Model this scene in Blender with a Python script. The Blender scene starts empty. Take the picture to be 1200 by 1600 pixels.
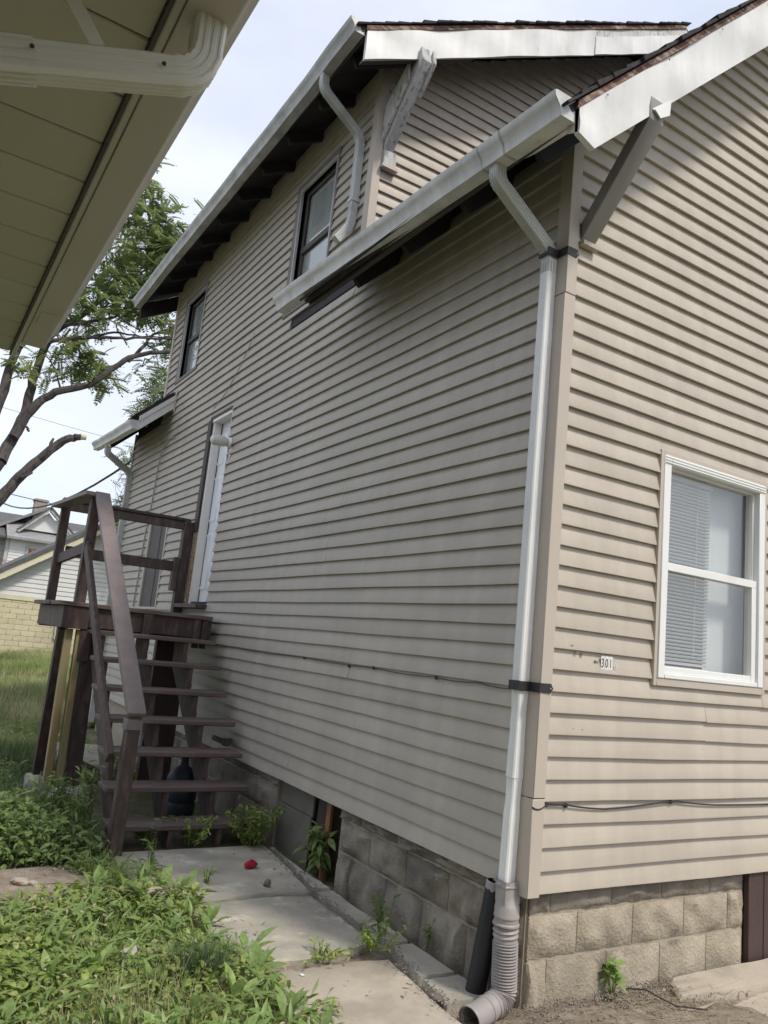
import bpy, bmesh, math, random
import numpy as np
from mathutils import Vector, Matrix
random.seed(7); RNG = np.random.default_rng(7)
S = bpy.context.scene
COL = S.collection
# ------------------------------------------------------------------ camera
def setup_camera():
    yaw, pit, rol = 0.543368384, 0.173148339, 0.100834846
    fw = Vector((math.cos(pit)*math.sin(yaw), math.cos(pit)*math.cos(yaw), math.sin(pit)))
    r0 = Vector((math.cos(yaw), -math.sin(yaw), 0)); u0 = r0.cross(fw)
    r = math.cos(rol)*r0 + math.sin(rol)*u0; u = -math.sin(rol)*r0 + math.cos(rol)*u0
    cd = bpy.data.cameras.new('camera'); co = bpy.data.objects.new('camera', cd); COL.objects.link(co)
    m = Matrix((r, u, -fw)).transposed().to_4x4(); m.translation = (-2.657, -2.80039, 1.034149)
    co.matrix_world = m
    cd.sensor_fit = 'VERTICAL'; cd.sensor_height = 24.0; cd.lens = 24.0*1211.83/1600
    cd.clip_start = 0.02; cd.clip_end = 2000
    S.camera = co
setup_camera()
# ------------------------------------------------------------------ light
LIGHT = Vector((-0.42, 1.0, -1.51))            # way the sunlight travels
SUN_ELEV = math.atan2(1.51, math.hypot(0.42, 1.0)); SUN_AZ = math.atan2(0.42, -1.0)
def setup_light():
    w = bpy.data.worlds.new('World'); S.world = w; w.use_nodes = True
    nt = w.node_tree; nt.nodes.clear(); N = nt.nodes.new; L = nt.links.new
    out = N('ShaderNodeOutputWorld'); bg = N('ShaderNodeBackground'); bg.inputs[1].default_value = 0.1
    sky = N('ShaderNodeTexSky'); sky.sky_type = 'NISHITA'; sky.sun_disc = False
    sky.sun_elevation = SUN_ELEV; sky.sun_rotation = SUN_AZ; sky.dust_density = 2.0; sky.air_density = 1.0
    tc = N('ShaderNodeTexCoord'); mp = N('ShaderNodeMapping'); mp.inputs['Scale'].default_value = (1.0, 1.0, 2.2)
    no = N('ShaderNodeTexNoise'); no.inputs['Scale'].default_value = 2.3; no.inputs['Detail'].default_value = 6; no.inputs['Roughness'].default_value = 0.5
    cr = N('ShaderNodeValToRGB'); cr.color_ramp.elements[0].position = 0.34; cr.color_ramp.elements[0].color = (0.66,)*3+(1,)
    cr.color_ramp.elements[1].position = 0.66; cr.color_ramp.elements[1].color = (0.97,)*3+(1,)
    cl = N('ShaderNodeTexNoise'); cl.inputs['Scale'].default_value = 3.1; cl.inputs['Detail'].default_value = 5
    c2 = N('ShaderNodeValToRGB'); c2.color_ramp.elements[0].position = 0.3; c2.color_ramp.elements[0].color = (5.7, 6.1, 7.1, 1)
    c2.color_ramp.elements[1].position = 0.7; c2.color_ramp.elements[1].color = (6.7, 6.95, 7.7, 1)
    mx = N('ShaderNodeMix'); mx.data_type = 'RGBA'
    L(tc.outputs['Generated'], mp.inputs[0]); L(mp.outputs[0], no.inputs['Vector']); L(mp.outputs[0], cl.inputs['Vector'])
    L(no.outputs[0], cr.inputs[0]); L(cl.outputs[0], c2.inputs[0])
    L(cr.outputs[0], mx.inputs[0]); L(sky.outputs[0], mx.inputs[6]); L(c2.outputs[0], mx.inputs[7])
    L(mx.outputs[2], bg.inputs[0]); L(bg.outputs[0], out.inputs[0])
    sd = bpy.data.lights.new('sun', 'SUN'); sd.energy = 1.85; sd.angle = math.radians(8.0); sd.color = (1.0, 0.93, 0.82)
    so = bpy.data.objects.new('sun', sd); COL.objects.link(so); so.location = (6, -12, 20)
    so.rotation_euler = LIGHT.to_track_quat('-Z', 'Y').to_euler()
setup_light()
S.view_settings.view_transform = 'Standard'; S.view_settings.look = 'None'
S.view_settings.exposure = 0.72; S.view_settings.gamma = 1.0; S.view_settings.use_curve_mapping = False

# ------------------------------------------------------------------ materials
def mat(name, col, rough=0.6, var=0.12, scale=3.0, stretch=(1, 1, 1), bump=0.0, bscale=40.0, metal=0.0, spec=0.4,
        col2=None, c2scale=1.5, c2lo=0.5, c2hi=0.65, rnd=0.06, trans=None, detail=6, col3=None, c3scale=8, c3lo=.6, c3hi=.7, streak=0.0):
    m = bpy.data.materials.new(name); m.use_nodes = True
    nt = m.node_tree; N = nt.nodes.new; L = nt.links.new
    b = nt.nodes['Principled BSDF']
    tc = N('ShaderNodeTexCoord'); mp = N('ShaderNodeMapping'); mp.inputs['Scale'].default_value = stretch
    L(tc.outputs['Object'], mp.inputs[0])
    def noise(sc, det=detail, vec=None):
        n = N('ShaderNodeTexNoise'); n.inputs['Scale'].default_value = sc; n.inputs['Detail'].default_value = det
        n.inputs['Roughness'].default_value = 0.6
        L(vec or mp.outputs[0], n.inputs['Vector']); return n.outputs[0]
    base = N('ShaderNodeRGB'); base.outputs[0].default_value = (*col, 1); cur = base.outputs[0]
    def mixc(f, a, bcol):
        x = N('ShaderNodeMix'); x.data_type = 'RGBA'; L(f, x.inputs[0]); L(a, x.inputs[6])
        x.inputs[7].default_value = (*bcol, 1); return x.outputs[2]
    def ramp(v, lo, hi):
        r = N('ShaderNodeMapRange'); r.inputs[1].default_value = lo; r.inputs[2].default_value = hi; L(v, r.inputs[0]); return r.outputs[0]
    if col2: cur = mixc(ramp(noise(c2scale), c2lo, c2hi), cur, col2)
    if col3: cur = mixc(ramp(noise(c3scale), c3lo, c3hi), cur, col3)
    v = N('ShaderNodeMapRange'); v.inputs[1].default_value = 0.25; v.inputs[2].default_value = 0.75
    v.inputs[3].default_value = 1-var; v.inputs[4].default_value = 1+var; L(noise(scale), v.inputs[0])
    oi = N('ShaderNodeObjectInfo'); rr = N('ShaderNodeMapRange'); rr.inputs[3].default_value = 1-rnd; rr.inputs[4].default_value = 1+rnd
    L(oi.outputs['Random'], rr.inputs[0])
    mu = N('ShaderNodeMath'); mu.operation = 'MULTIPLY'; L(v.outputs[0], mu.inputs[0]); L(rr.outputs[0], mu.inputs[1])
    if streak:
        mp2 = N('ShaderNodeMapping'); mp2.inputs['Scale'].default_value = (7, 7, .55); L(tc.outputs['Object'], mp2.inputs[0])
        sr = N('ShaderNodeMapRange'); sr.inputs[1].default_value = .38; sr.inputs[2].default_value = .66; sr.inputs[3].default_value = 1-streak; sr.inputs[4].default_value = 1+.3*streak
        L(noise(1.0, 7, mp2.outputs[0]), sr.inputs[0]); m3 = N('ShaderNodeMath'); m3.operation = 'MULTIPLY'; L(mu.outputs[0], m3.inputs[0]); L(sr.outputs[0], m3.inputs[1]); mu = m3
    hs = N('ShaderNodeHueSaturation'); L(mu.outputs[0], hs.inputs['Value']); L(cur, hs.inputs['Color'])
    L(hs.outputs[0], b.inputs['Base Color'])
    b.inputs['Roughness'].default_value = rough; b.inputs['Metallic'].default_value = metal
    b.inputs['Specular IOR Level'].default_value = spec
    if bump:
        bp = N('ShaderNodeBump'); bp.inputs['Strength'].default_value = min(1, bump); bp.inputs['Distance'].default_value = 0.01
        L(noise(bscale), bp.inputs['Height']); L(bp.outputs[0], b.inputs['Normal'])
    if trans:
        t = N('ShaderNodeBsdfTranslucent'); h2 = N('ShaderNodeHueSaturation'); L(hs.outputs[0], h2.inputs['Color'])
        h2.inputs['Value'].default_value = trans[1]; h2.inputs['Hue'].default_value = 0.485
        L(h2.outputs[0], t.inputs[0]); ms = N('ShaderNodeMixShader'); ms.inputs[0].default_value = trans[0]
        L(b.outputs[0], ms.inputs[1]); L(t.outputs[0], ms.inputs[2])
        L(ms.outputs[0], nt.nodes['Material Output'].inputs[0])
    return m
def glass_mat(name, tint=(0.8, 0.85, 0.85), mixf=0.35):
    m = bpy.data.materials.new(name); m.use_nodes = True; nt = m.node_tree; N = nt.nodes.new; L = nt.links.new
    nt.nodes.remove(nt.nodes['Principled BSDF'])
    g = N('ShaderNodeBsdfGlossy'); g.inputs['Roughness'].default_value = 0.02
    t = N('ShaderNodeBsdfTransparent'); t.inputs[0].default_value = (*tint, 1)
    f = N('ShaderNodeFresnel'); ge = N('ShaderNodeNewGeometry'); mr = N('ShaderNodeMapRange')
    mr.inputs[3].default_value = 1.5; mr.inputs[4].default_value = 1/1.5; L(ge.outputs['Backfacing'], mr.inputs[0]); L(mr.outputs[0], f.inputs[0])
    a = N('ShaderNodeMath'); a.operation = 'ADD'; a.inputs[1].default_value = mixf; L(f.outputs[0], a.inputs[0])
    s = N('ShaderNodeMixShader'); L(a.outputs[0], s.inputs[0]); L(t.outputs[0], s.inputs[1]); L(g.outputs[0], s.inputs[2])
    L(s.outputs[0], nt.nodes['Material Output'].inputs[0]); return m
M = {}
M['siding_side_shaded'] = mat('siding_side_shaded', (0.465, 0.43, 0.375), 0.5, 0.05, 2.0, (6, .5, 6), 0.05, 60, rnd=.035, col2=(0.42, 0.388, 0.335), c2scale=.8, c2lo=.45, c2hi=.75, streak=.09)  # same vinyl as the front, with the side's shade put into the colour
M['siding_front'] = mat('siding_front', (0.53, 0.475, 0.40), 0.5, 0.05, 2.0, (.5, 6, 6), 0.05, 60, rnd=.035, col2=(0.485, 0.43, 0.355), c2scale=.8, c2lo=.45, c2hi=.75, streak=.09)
M['trim_tan'] = mat('trim_tan', (0.49, 0.435, 0.37), 0.5, 0.06, 2, bump=.04, rnd=.02)
M['white_metal'] = mat('white_metal', (0.74, 0.74, 0.72), 0.4, 0.05, 2.5, rnd=.02, col2=(0.58, 0.57, 0.54), c2scale=2.6, c2lo=.5, c2hi=.75, bump=.03, bscale=6, col3=(.45, .43, .40), c3scale=9, c3lo=.68, c3hi=.8, streak=.12)
M['gutter'] = mat('gutter_metal', (0.68, 0.69, 0.68), 0.38, 0.10, 2.5, (6, 1, 6), col2=(0.52, 0.52, 0.50), c2scale=3, c2lo=.5, c2hi=.8, spec=.5, streak=.2)
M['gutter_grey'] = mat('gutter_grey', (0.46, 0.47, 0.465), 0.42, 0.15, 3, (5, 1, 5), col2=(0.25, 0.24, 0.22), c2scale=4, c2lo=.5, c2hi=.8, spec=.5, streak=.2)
M['pipe_white'] = mat('downspout_white', (0.84, 0.85, 0.84), 0.35, 0.05, 4, (1, 1, 1), col2=(0.70, 0.71, 0.70), c2scale=2.5, c2lo=.5, c2hi=.8, spec=.5, streak=.08)
M['pipe_grey'] = mat('downspout_grey', (0.56, 0.575, 0.56), 0.4, 0.1, 4, col2=(0.34, 0.35, 0.33), c2scale=5, c2lo=.5, c2hi=.75)
M['eave_dark'] = mat('eave_dark_wood', (0.030, 0.028, 0.030), 0.75, 0.35, 3, (1, 6, 1), .2, 30)
M['shingle'] = mat('asphalt_shingle', (0.035, 0.032, 0.033), 0.95, 0.45, 60, bump=.6, bscale=150, rnd=.3, col2=(0.07, 0.045, 0.042), c2scale=6)
M['red_wood'] = mat('weathered_red_wood', (0.16, 0.075, 0.055), 0.8, 0.35, 6, (1, 1, 5), .4, 40, col2=(0.35, 0.28, 0.22), c2scale=9, c2lo=.5, c2hi=.6)
M['old_white'] = mat('peeling_white_wood', (0.55, 0.55, 0.53), 0.8, 0.18, 5, (4, 4, 1), .5, 50, col2=(0.30, 0.29, 0.275), c2scale=9, c2lo=.54, c2hi=.62)
M['brace_grey'] = mat('grey_brace_wood', (0.30, 0.285, 0.26), 0.6, 0.08, 4, bump=.1)
M['stain'] = mat('brown_stained_wood', (0.082, 0.056, 0.050), 0.6, 0.3, 4, (5, 5, 1.5), .35, 40, rnd=.15, col2=(0.135, 0.10, 0.092), c2scale=4, c2lo=.5, c2hi=.8, col3=(0.24, 0.21, 0.20), c3scale=11, c3lo=.70, c3hi=.74)
M['stain_rail'] = mat('worn_brown_rail', (0.19, 0.162, 0.162), 0.55, 0.15, 3, (4, 4, 1), .15, 40, rnd=.1, col2=(0.225, 0.18, 0.172), c2scale=1.2, c2lo=.4, c2hi=.7)
M['stain_tread'] = mat('worn_brown_tread', (0.142, 0.104, 0.096), 0.65, 0.25, 4, (1, 6, 6), .4, 40, rnd=.15, col2=(0.20, 0.165, 0.158), c2scale=3, c2lo=.5, c2hi=.7, col3=(0.36, 0.34, 0.32), c3scale=7, c3lo=.68, c3hi=.72)
M['new_wood'] = mat('unpainted_lumber', (0.33, 0.275, 0.155), 0.7, 0.2, 4, (7, 7, .8), .2, 30, col2=(0.30, 0.22, 0.10), c2scale=2)
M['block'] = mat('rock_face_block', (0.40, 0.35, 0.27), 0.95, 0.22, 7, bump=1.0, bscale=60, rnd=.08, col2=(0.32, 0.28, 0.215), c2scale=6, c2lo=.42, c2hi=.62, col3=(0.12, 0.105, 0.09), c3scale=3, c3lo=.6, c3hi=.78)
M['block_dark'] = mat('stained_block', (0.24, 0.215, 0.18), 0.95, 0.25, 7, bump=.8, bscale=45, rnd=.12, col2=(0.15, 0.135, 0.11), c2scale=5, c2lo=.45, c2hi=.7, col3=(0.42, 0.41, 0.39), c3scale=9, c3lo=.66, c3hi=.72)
M['block_side'] = mat('shaded_block', (0.27, 0.245, 0.20), 0.95, 0.3, 7, bump=1.0, bscale=55, rnd=.15, col2=(0.18, 0.16, 0.13), c2scale=4, c2lo=.42, c2hi=.62, col3=(0.36, 0.34, 0.30), c3scale=12, c3lo=.64, c3hi=.70)  # rock-face block again, the side's shade put into a darker, greyer colour
M['mortar'] = mat('mortar', (0.34, 0.30, 0.235), 0.95, 0.2, 12, bump=.5)
M['concrete'] = mat('walk_concrete', (0.42, 0.39, 0.325), 0.92, 0.2, 4, bump=.5, bscale=90, rnd=.06, col2=(0.28, 0.265, 0.225), c2scale=2.2, c2lo=.45, c2hi=.7, col3=(0.56, 0.53, 0.46), c3scale=5, c3lo=.55, c3hi=.68)
M['concrete_pale'] = mat('pale_concrete', (0.42, 0.37, 0.30), 0.92, 0.12, 5, bump=.4, bscale=90, col2=(0.33, 0.29, 0.235), c2scale=3)
M['soil'] = mat('bare_soil', (0.22, 0.18, 0.135), 0.97, 0.35, 14, bump=1.0, bscale=40, col2=(0.30, 0.255, 0.20), c2scale=5, c2lo=.45, c2hi=.65, detail=10)
M['ground'] = mat('ground_soil_and_turf', (0.111, 0.117, 0.055), 0.97, 0.4, 10, bump=1.0, bscale=40, col2=(0.195, 0.156, 0.114), c2scale=1.1, c2lo=.5, c2hi=.62, detail=9)
M['door'] = mat('white_door', (0.82, 0.85, 0.88), 0.35, 0.03, 3, rnd=.01)
M['door_frame'] = mat('white_door_frame', (0.78, 0.77, 0.73), 0.5, 0.06, 6, (1, 1, .5), rnd=.03)
M['brown_trim'] = mat('dark_brown_trim', (0.058, 0.045, 0.038), 0.6, 0.2, 5, (5, 5, 1), .2)
M['raw_wood'] = mat('bare_chipped_wood', (0.34, 0.23, 0.14), 0.85, 0.4, 12, (1, 1, 4), .6, 40, col2=(0.16, 0.10, 0.06), c2scale=14)
M['win_white'] = mat('white_vinyl', (0.78, 0.78, 0.76), 0.35, 0.03, 3, rnd=.01, col2=(0.66, 0.63, 0.58), c2scale=4, c2lo=.6, c2hi=.8)
M['win_old'] = mat('old_window_frame', (0.20, 0.175, 0.155), 0.7, 0.2, 6, bump=.2)
M['sash_dark'] = mat('dark_sash', (0.085, 0.076, 0.07), 0.6, 0.2, 6)
M['aluminium'] = mat('storm_aluminium', (0.55, 0.55, 0.54), 0.4, 0.1, 6, metal=.3)
M['blind'] = mat('white_blind', (0.82, 0.82, 0.80), 0.55, 0.03, 4, rnd=.03)
M['shade'] = mat('grey_shade', (0.62, 0.65, 0.64), 0.8, 0.04, 2)
M['dark_room'] = mat('dark_interior', (0.035, 0.035, 0.037), 0.9, 0.1, 2)
M['sky_reflection_sheet'] = mat('sky_reflection_sheet', (0.62, 0.62, 0.61), 0.9, 0.15, 2, (1, 3, .4))  # pale grey sheet behind the panes, coloured to stand for reflected sky
M['glass'] = glass_mat('window_glass', (.97, .98, .98), 0.05)
M['glass_dirty'] = glass_mat('dusty_window_glass', (.9, .92, .92), 0.03)
M['black_plastic'] = mat('black_plastic', (0.022, 0.023, 0.028), 0.45, 0.15, 4, rnd=.05)
M['strap'] = mat('black_strap', (0.028, 0.028, 0.028), 0.5, 0.3, 6)
M['grey_plastic'] = mat('grey_plastic', (0.30, 0.275, 0.265), 0.5, 0.12, 6, col2=(0.38, 0.355, 0.34), c2scale=8, rnd=.04)
M['cable'] = mat('black_cable', (0.02, 0.02, 0.02), 0.5, 0.1, 4)
M['cable_brown'] = mat('faded_cable', (0.085, 0.075, 0.068), 0.7, 0.2, 4)
M['cable_grey'] = mat('grey_cable', (0.36, 0.35, 0.33), 0.6, 0.1, 4)
M['lamp_glass'] = mat('frosted_lamp_jar', (0.70, 0.72, 0.68), 0.25, 0.04, 6)
M['sticker'] = mat('white_sticker', (0.75, 0.74, 0.72), 0.5, 0.04, 6)
M['glue'] = mat('faded_ink', (0.35, 0.33, 0.31), 0.6, 0.05, 6)
M['ink'] = mat('black_ink', (0.02, 0.02, 0.025), 0.5, 0.05, 6)
M['soffit'] = mat('neighbour_soffit', (0.46, 0.435, 0.36), 0.5, 0.05, 2, rnd=.03, col2=(0.43, 0.40, 0.33), c2scale=1.5)
M['soffit_trim'] = mat('neighbour_fascia', (0.50, 0.465, 0.41), 0.45, 0.06, 2, (1, .4, 1), rnd=.02)
M['cream_pipe'] = mat('cream_downspout', (0.56, 0.545, 0.48), 0.4, 0.06, 3, (.4, 1, 1), col2=(0.43, 0.41, 0.36), c2scale=3, c2lo=.5, c2hi=.8)
M['bright_strap'] = mat('bright_strap', (0.85, 0.85, 0.83), 0.35, 0.05, 5)
M['rust'] = mat('rusty_screw', (0.05, 0.035, 0.025), 0.8, 0.2, 20)
M['bark'] = mat('grey_bark', (0.085, 0.075, 0.070), 0.95, 0.35, 6, (3, 3, 1), .9, 25, col2=(0.045, 0.040, 0.037), c2scale=5)
M['cut_wood'] = mat('fresh_cut_wood', (0.55, 0.47, 0.36), 0.9, 0.1, 8)
M['leaf_tree'] = mat('tree_leaf', (0.181, 0.246, 0.102), 0.5, 0.45, 4, rnd=0, trans=(.35, 1.5), col2=(0.319, 0.377, 0.160), c2scale=.9)
M['leaf_pale'] = mat('pale_tree_leaf', (0.20, 0.26, 0.13), 0.5, 0.35, 1.0, rnd=0, trans=(.35, 1.4))
M['leaf_weed'] = mat('weed_leaf', (0.208, 0.293, 0.072), 0.45, 0.5, 28, rnd=.15, trans=(.3, 1.6), col2=(0.338, 0.377, 0.130), c2scale=6, c2lo=.48, c2hi=.62)
M['leaf_broad'] = mat('broad_leaf', (0.215, 0.312, 0.098), 0.42, 0.3, 6, rnd=.22, trans=(.3, 1.6))
M['leaf_dark'] = mat('dark_weed_leaf', (0.169, 0.243, 0.078), 0.5, 0.45, 22, rnd=.15, trans=(.3, 1.6))
M['grass'] = mat('grass_blades', (0.215, 0.286, 0.085), 0.55, 0.35, 2.5, rnd=.1, trans=(.3, 1.6), col2=(0.390, 0.390, 0.195), c2scale=.7, c2lo=.45, c2hi=.65)
M['grass_dark'] = mat('dark_fine_grass', (0.090, 0.144, 0.060), 0.55, 0.3, 5, rnd=.1, trans=(.3, 1.5))
M['straw'] = mat('dry_straw', (0.30, 0.25, 0.18), 0.9, 0.35, 9, rnd=.2)
M['stone'] = mat('pale_stone', (0.40, 0.375, 0.32), 0.9, 0.25, 15, bump=.6, col2=(0.35, 0.26, 0.17), c2scale=9)
M['gravel'] = mat('gravel', (0.30, 0.27, 0.235), 0.95, 0.4, 25, bump=.4, rnd=.2)
M['red'] = mat('red_plastic', (0.40, 0.015, 0.035), 0.45, 0.25, 20, bump=.3)
M['dark_stone'] = mat('dark_stone', (0.16, 0.145, 0.13), 0.95, 0.25, 20, bump=.6)
M['deck_block'] = mat('deck_block', (0.44, 0.43, 0.40), 0.95, 0.15, 8, bump=.5)
M['pvc_brown'] = mat('capped_pipe', (0.10, 0.085, 0.075), 0.6, 0.2, 9)
M['jug'] = mat('blue_jug', (0.035, 0.045, 0.062), 0.5, 0.3, 9, spec=.3)
M['garage_block'] = mat('yellow_block', (0.55, 0.50, 0.34), 0.9, 0.12, 9, bump=.5, rnd=.08)
M['garage_siding'] = mat('white_garage_siding', (0.62, 0.62, 0.61), 0.6, 0.08, 2, rnd=.04)
M['yellow_trim'] = mat('yellow_trim', (0.60, 0.57, 0.40), 0.6, 0.08, 4)
M['grey_roof'] = mat('grey_roofing', (0.10, 0.10, 0.10), 0.95, 0.3, 10, bump=.5)
M['grey_roof_pale'] = mat('pale_grey_roofing', (0.24, 0.24, 0.245), 0.95, 0.25, 4, bump=.5)
M['old_siding'] = mat('peeling_grey_siding', (0.44, 0.43, 0.41), 0.8, 0.2, 3, (1, 1, 4), col2=(0.25, 0.24, 0.23), c2scale=1.2, c2lo=.5, c2hi=.65)
M['orange_ply'] = mat('orange_plywood', (0.42, 0.19, 0.06), 0.8, 0.2, 4, col2=(0.06, 0.04, 0.03), c2scale=2.5, c2lo=.55, c2hi=.6)
M['chimney'] = mat('chimney_brick', (0.28, 0.245, 0.22), 0.95, 0.25, 6, bump=.4)
M['ply_grey'] = mat('grey_board', (0.16, 0.155, 0.13), 0.9, 0.2, 5, bump=.2)
M['orange_strip'] = mat('bare_orange_wood', (0.28, 0.15, 0.075), 0.85, 0.2, 8, (4, 4, 1))
M['hatch'] = mat('hatch_brown', (0.070, 0.045, 0.040), 0.65, 0.2, 5, (4, 4, 1), .2)

# ------------------------------------------------------------------ object helpers
def origin(o):
    v = Vector((0, 0, 0))
    while o is not None:
        v += o.location; o = o.parent
    return v
def tag(o, label=None, cat=None, group=None, kind=None):
    if label: o['label'] = label
    if cat: o['category'] = cat
    if group: o['group'] = group
    if kind: o['kind'] = kind
    return o
def thing(name, loc=(0, 0, 0), label=None, cat=None, group=None):
    o = bpy.data.objects.new(name, None); COL.objects.link(o); o.location = loc; o.empty_display_size = .1
    return tag(o, label, cat, group)
class MB:
    def __init__(s): s.v = []; s.f = []
    def add(s, vs, fs):
        n = len(s.v); s.v += [tuple(p) for p in vs]; s.f += [tuple(i+n for i in f) for f in fs]; return s
    def box(s, x0, x1, y0, y1, z0, z1):
        return s.add([(x0,y0,z0),(x1,y0,z0),(x1,y1,z0),(x0,y1,z0),(x0,y0,z1),(x1,y0,z1),(x1,y1,z1),(x0,y1,z1)],
                     [(0,3,2,1),(4,5,6,7),(0,1,5,4),(1,2,6,5),(2,3,7,6),(3,0,4,7)])
    def bar(s, a, b, w, h, up=(0, 0, 1)):          # box from a to b, width w sideways, height h along up
        a, b = Vector(a), Vector(b); d = (b-a).normalized(); side = d.cross(Vector(up)).normalized(); u = side.cross(d)
        pts = []
        for c in (a, b):
            for (i, j) in ((-1,-1),(1,-1),(1,1),(-1,1)): pts.append(c + side*(w/2*i) + u*(h/2*j))
        return s.add(pts, [(0,1,2,3),(7,6,5,4),(0,4,5,1),(1,5,6,2),(2,6,7,3),(3,7,4,0)])
    def prism(s, poly, vec):                       # poly: list of 3-D points, vec: extrusion
        n = len(poly); v = Vector(vec); p = [Vector(q) for q in poly]
        return s.add(p+[q+v for q in p], [tuple(range(n))[::-1], tuple(range(n, 2*n))] + [(i, (i+1) % n, n+(i+1) % n, n+i) for i in range(n)])
    def tube(s, pts, rad, seg=8, cap=True):
        pts = [Vector(p) for p in pts]; n = len(pts)
        rad = rad if isinstance(rad, (list, tuple)) else [rad]*n
        t0 = (pts[1]-pts[0]).normalized(); ref = Vector((0,0,1)) if abs(t0.z) < .9 else Vector((1,0,0))
        nrm = t0.cross(ref).normalized(); V = []
        for i in range(n):
            t = (pts[min(i+1, n-1)]-pts[max(i-1, 0)]).normalized()
            nrm = (nrm - t*nrm.dot(t)).normalized(); bi = t.cross(nrm)
            for k in range(seg):
                a = 2*math.pi*k/seg; V.append(pts[i] + (nrm*math.cos(a)+bi*math.sin(a))*rad[i])
        F = [(i*seg+k, i*seg+(k+1) % seg, (i+1)*seg+(k+1) % seg, (i+1)*seg+k) for i in range(n-1) for k in range(seg)]
        if cap: F += [tuple(range(seg))[::-1], tuple(range((n-1)*seg, n*seg))]
        return s.add(V, F)
    def sweep(s, prof, frames, cap=True):          # prof 2-D closed loop, frames: (pos, X, Y, scaleX, scaleY)
        n = len(prof); V = []
        for (c, X, Y, sx, sy) in frames:
            for (a, b) in prof: V.append(Vector(c)+Vector(X)*a*sx+Vector(Y)*b*sy)
        m = len(frames)
        F = [(i*n+k, i*n+(k+1) % n, (i+1)*n+(k+1) % n, (i+1)*n+k) for i in range(m-1) for k in range(n)]
        if cap: F += [tuple(range(n))[::-1], tuple(range((m-1)*n, m*n))]
        return s.add(V, F)
    def lathe(s, prof, c, axis=(0, 0, 1), seg=16):
        ax = Vector(axis).normalized(); ref = Vector((1,0,0)) if abs(ax.x) < .8 else Vector((0,1,0))
        X = ax.cross(ref).normalized(); Y = ax.cross(X); V = []
        for (r, h) in prof:
            for k in range(seg):
                a = 2*math.pi*k/seg; V.append(Vector(c)+ax*h+(X*math.cos(a)+Y*math.sin(a))*r)
        m = len(prof)
        F = [(i*seg+k, i*seg+(k+1) % seg, (i+1)*seg+(k+1) % seg, (i+1)*seg+k) for i in range(m-1) for k in range(seg)]
        F += [tuple(range(seg))[::-1], tuple(range((m-1)*seg, m*seg))]
        return s.add(V, F)
    def build(s, name, m, parent=None, bevel=0.0, smooth=False, wob=0.0):
        o_ = origin(parent) if parent is not None else Vector((0, 0, 0))
        me = bpy.data.meshes.new(name)
        vs = [(p[0]-o_.x, p[1]-o_.y, p[2]-o_.z) for p in s.v]
        me.from_pydata(vs, [], s.f); me.materials.append(m)
        bm = bmesh.new(); bm.from_mesh(me)
        if wob:
            for v in bm.verts: v.co += Vector((random.gauss(0, wob), random.gauss(0, wob), random.gauss(0, wob)))
        bmesh.ops.recalc_face_normals(bm, faces=bm.faces)
        if bevel: bmesh.ops.bevel(bm, geom=[e for e in bm.edges if len(e.link_faces) == 2 and e.calc_face_angle(0) > .6], offset=bevel, segments=1, affect='EDGES', profile=.5)
        bm.to_mesh(me); bm.free()
        if smooth:
            for p in me.polygons: p.use_smooth = True
        me.set_sharp_from_angle(angle=math.radians(38))
        ob = bpy.data.objects.new(name, me); COL.objects.link(ob); ob.parent = parent
        return ob
def box(name, m, parent, x0, x1, y0, y1, z0, z1, bevel=0.0, wob=0.0):
    return MB().box(x0, x1, y0, y1, z0, z1).build(name, m, parent, bevel, wob=wob)
def fastmesh(name, V, F4, m, parent=None, smooth=False):
    """V (n,3) array, F (k,3|4) int array"""
    me = bpy.data.meshes.new(name); V = np.ascontiguousarray(V, np.float32); F = np.ascontiguousarray(F4, np.int32)
    k, c = F.shape; me.vertices.add(len(V)); me.vertices.foreach_set('co', V.ravel())
    me.loops.add(k*c); me.loops.foreach_set('vertex_index', F.ravel())
    me.polygons.add(k); me.polygons.foreach_set('loop_start', np.arange(0, k*c, c, dtype=np.int32))
    try: me.polygons.foreach_set('loop_total', np.full(k, c, np.int32))
    except Exception: pass
    me.update(calc_edges=True); me.validate(); me.materials.append(m)
    if smooth: me.polygons.foreach_set('use_smooth', np.ones(k, bool))
    o = bpy.data.objects.new(name, me); COL.objects.link(o); o.parent = parent
    return o
GZ = -0.48
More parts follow.
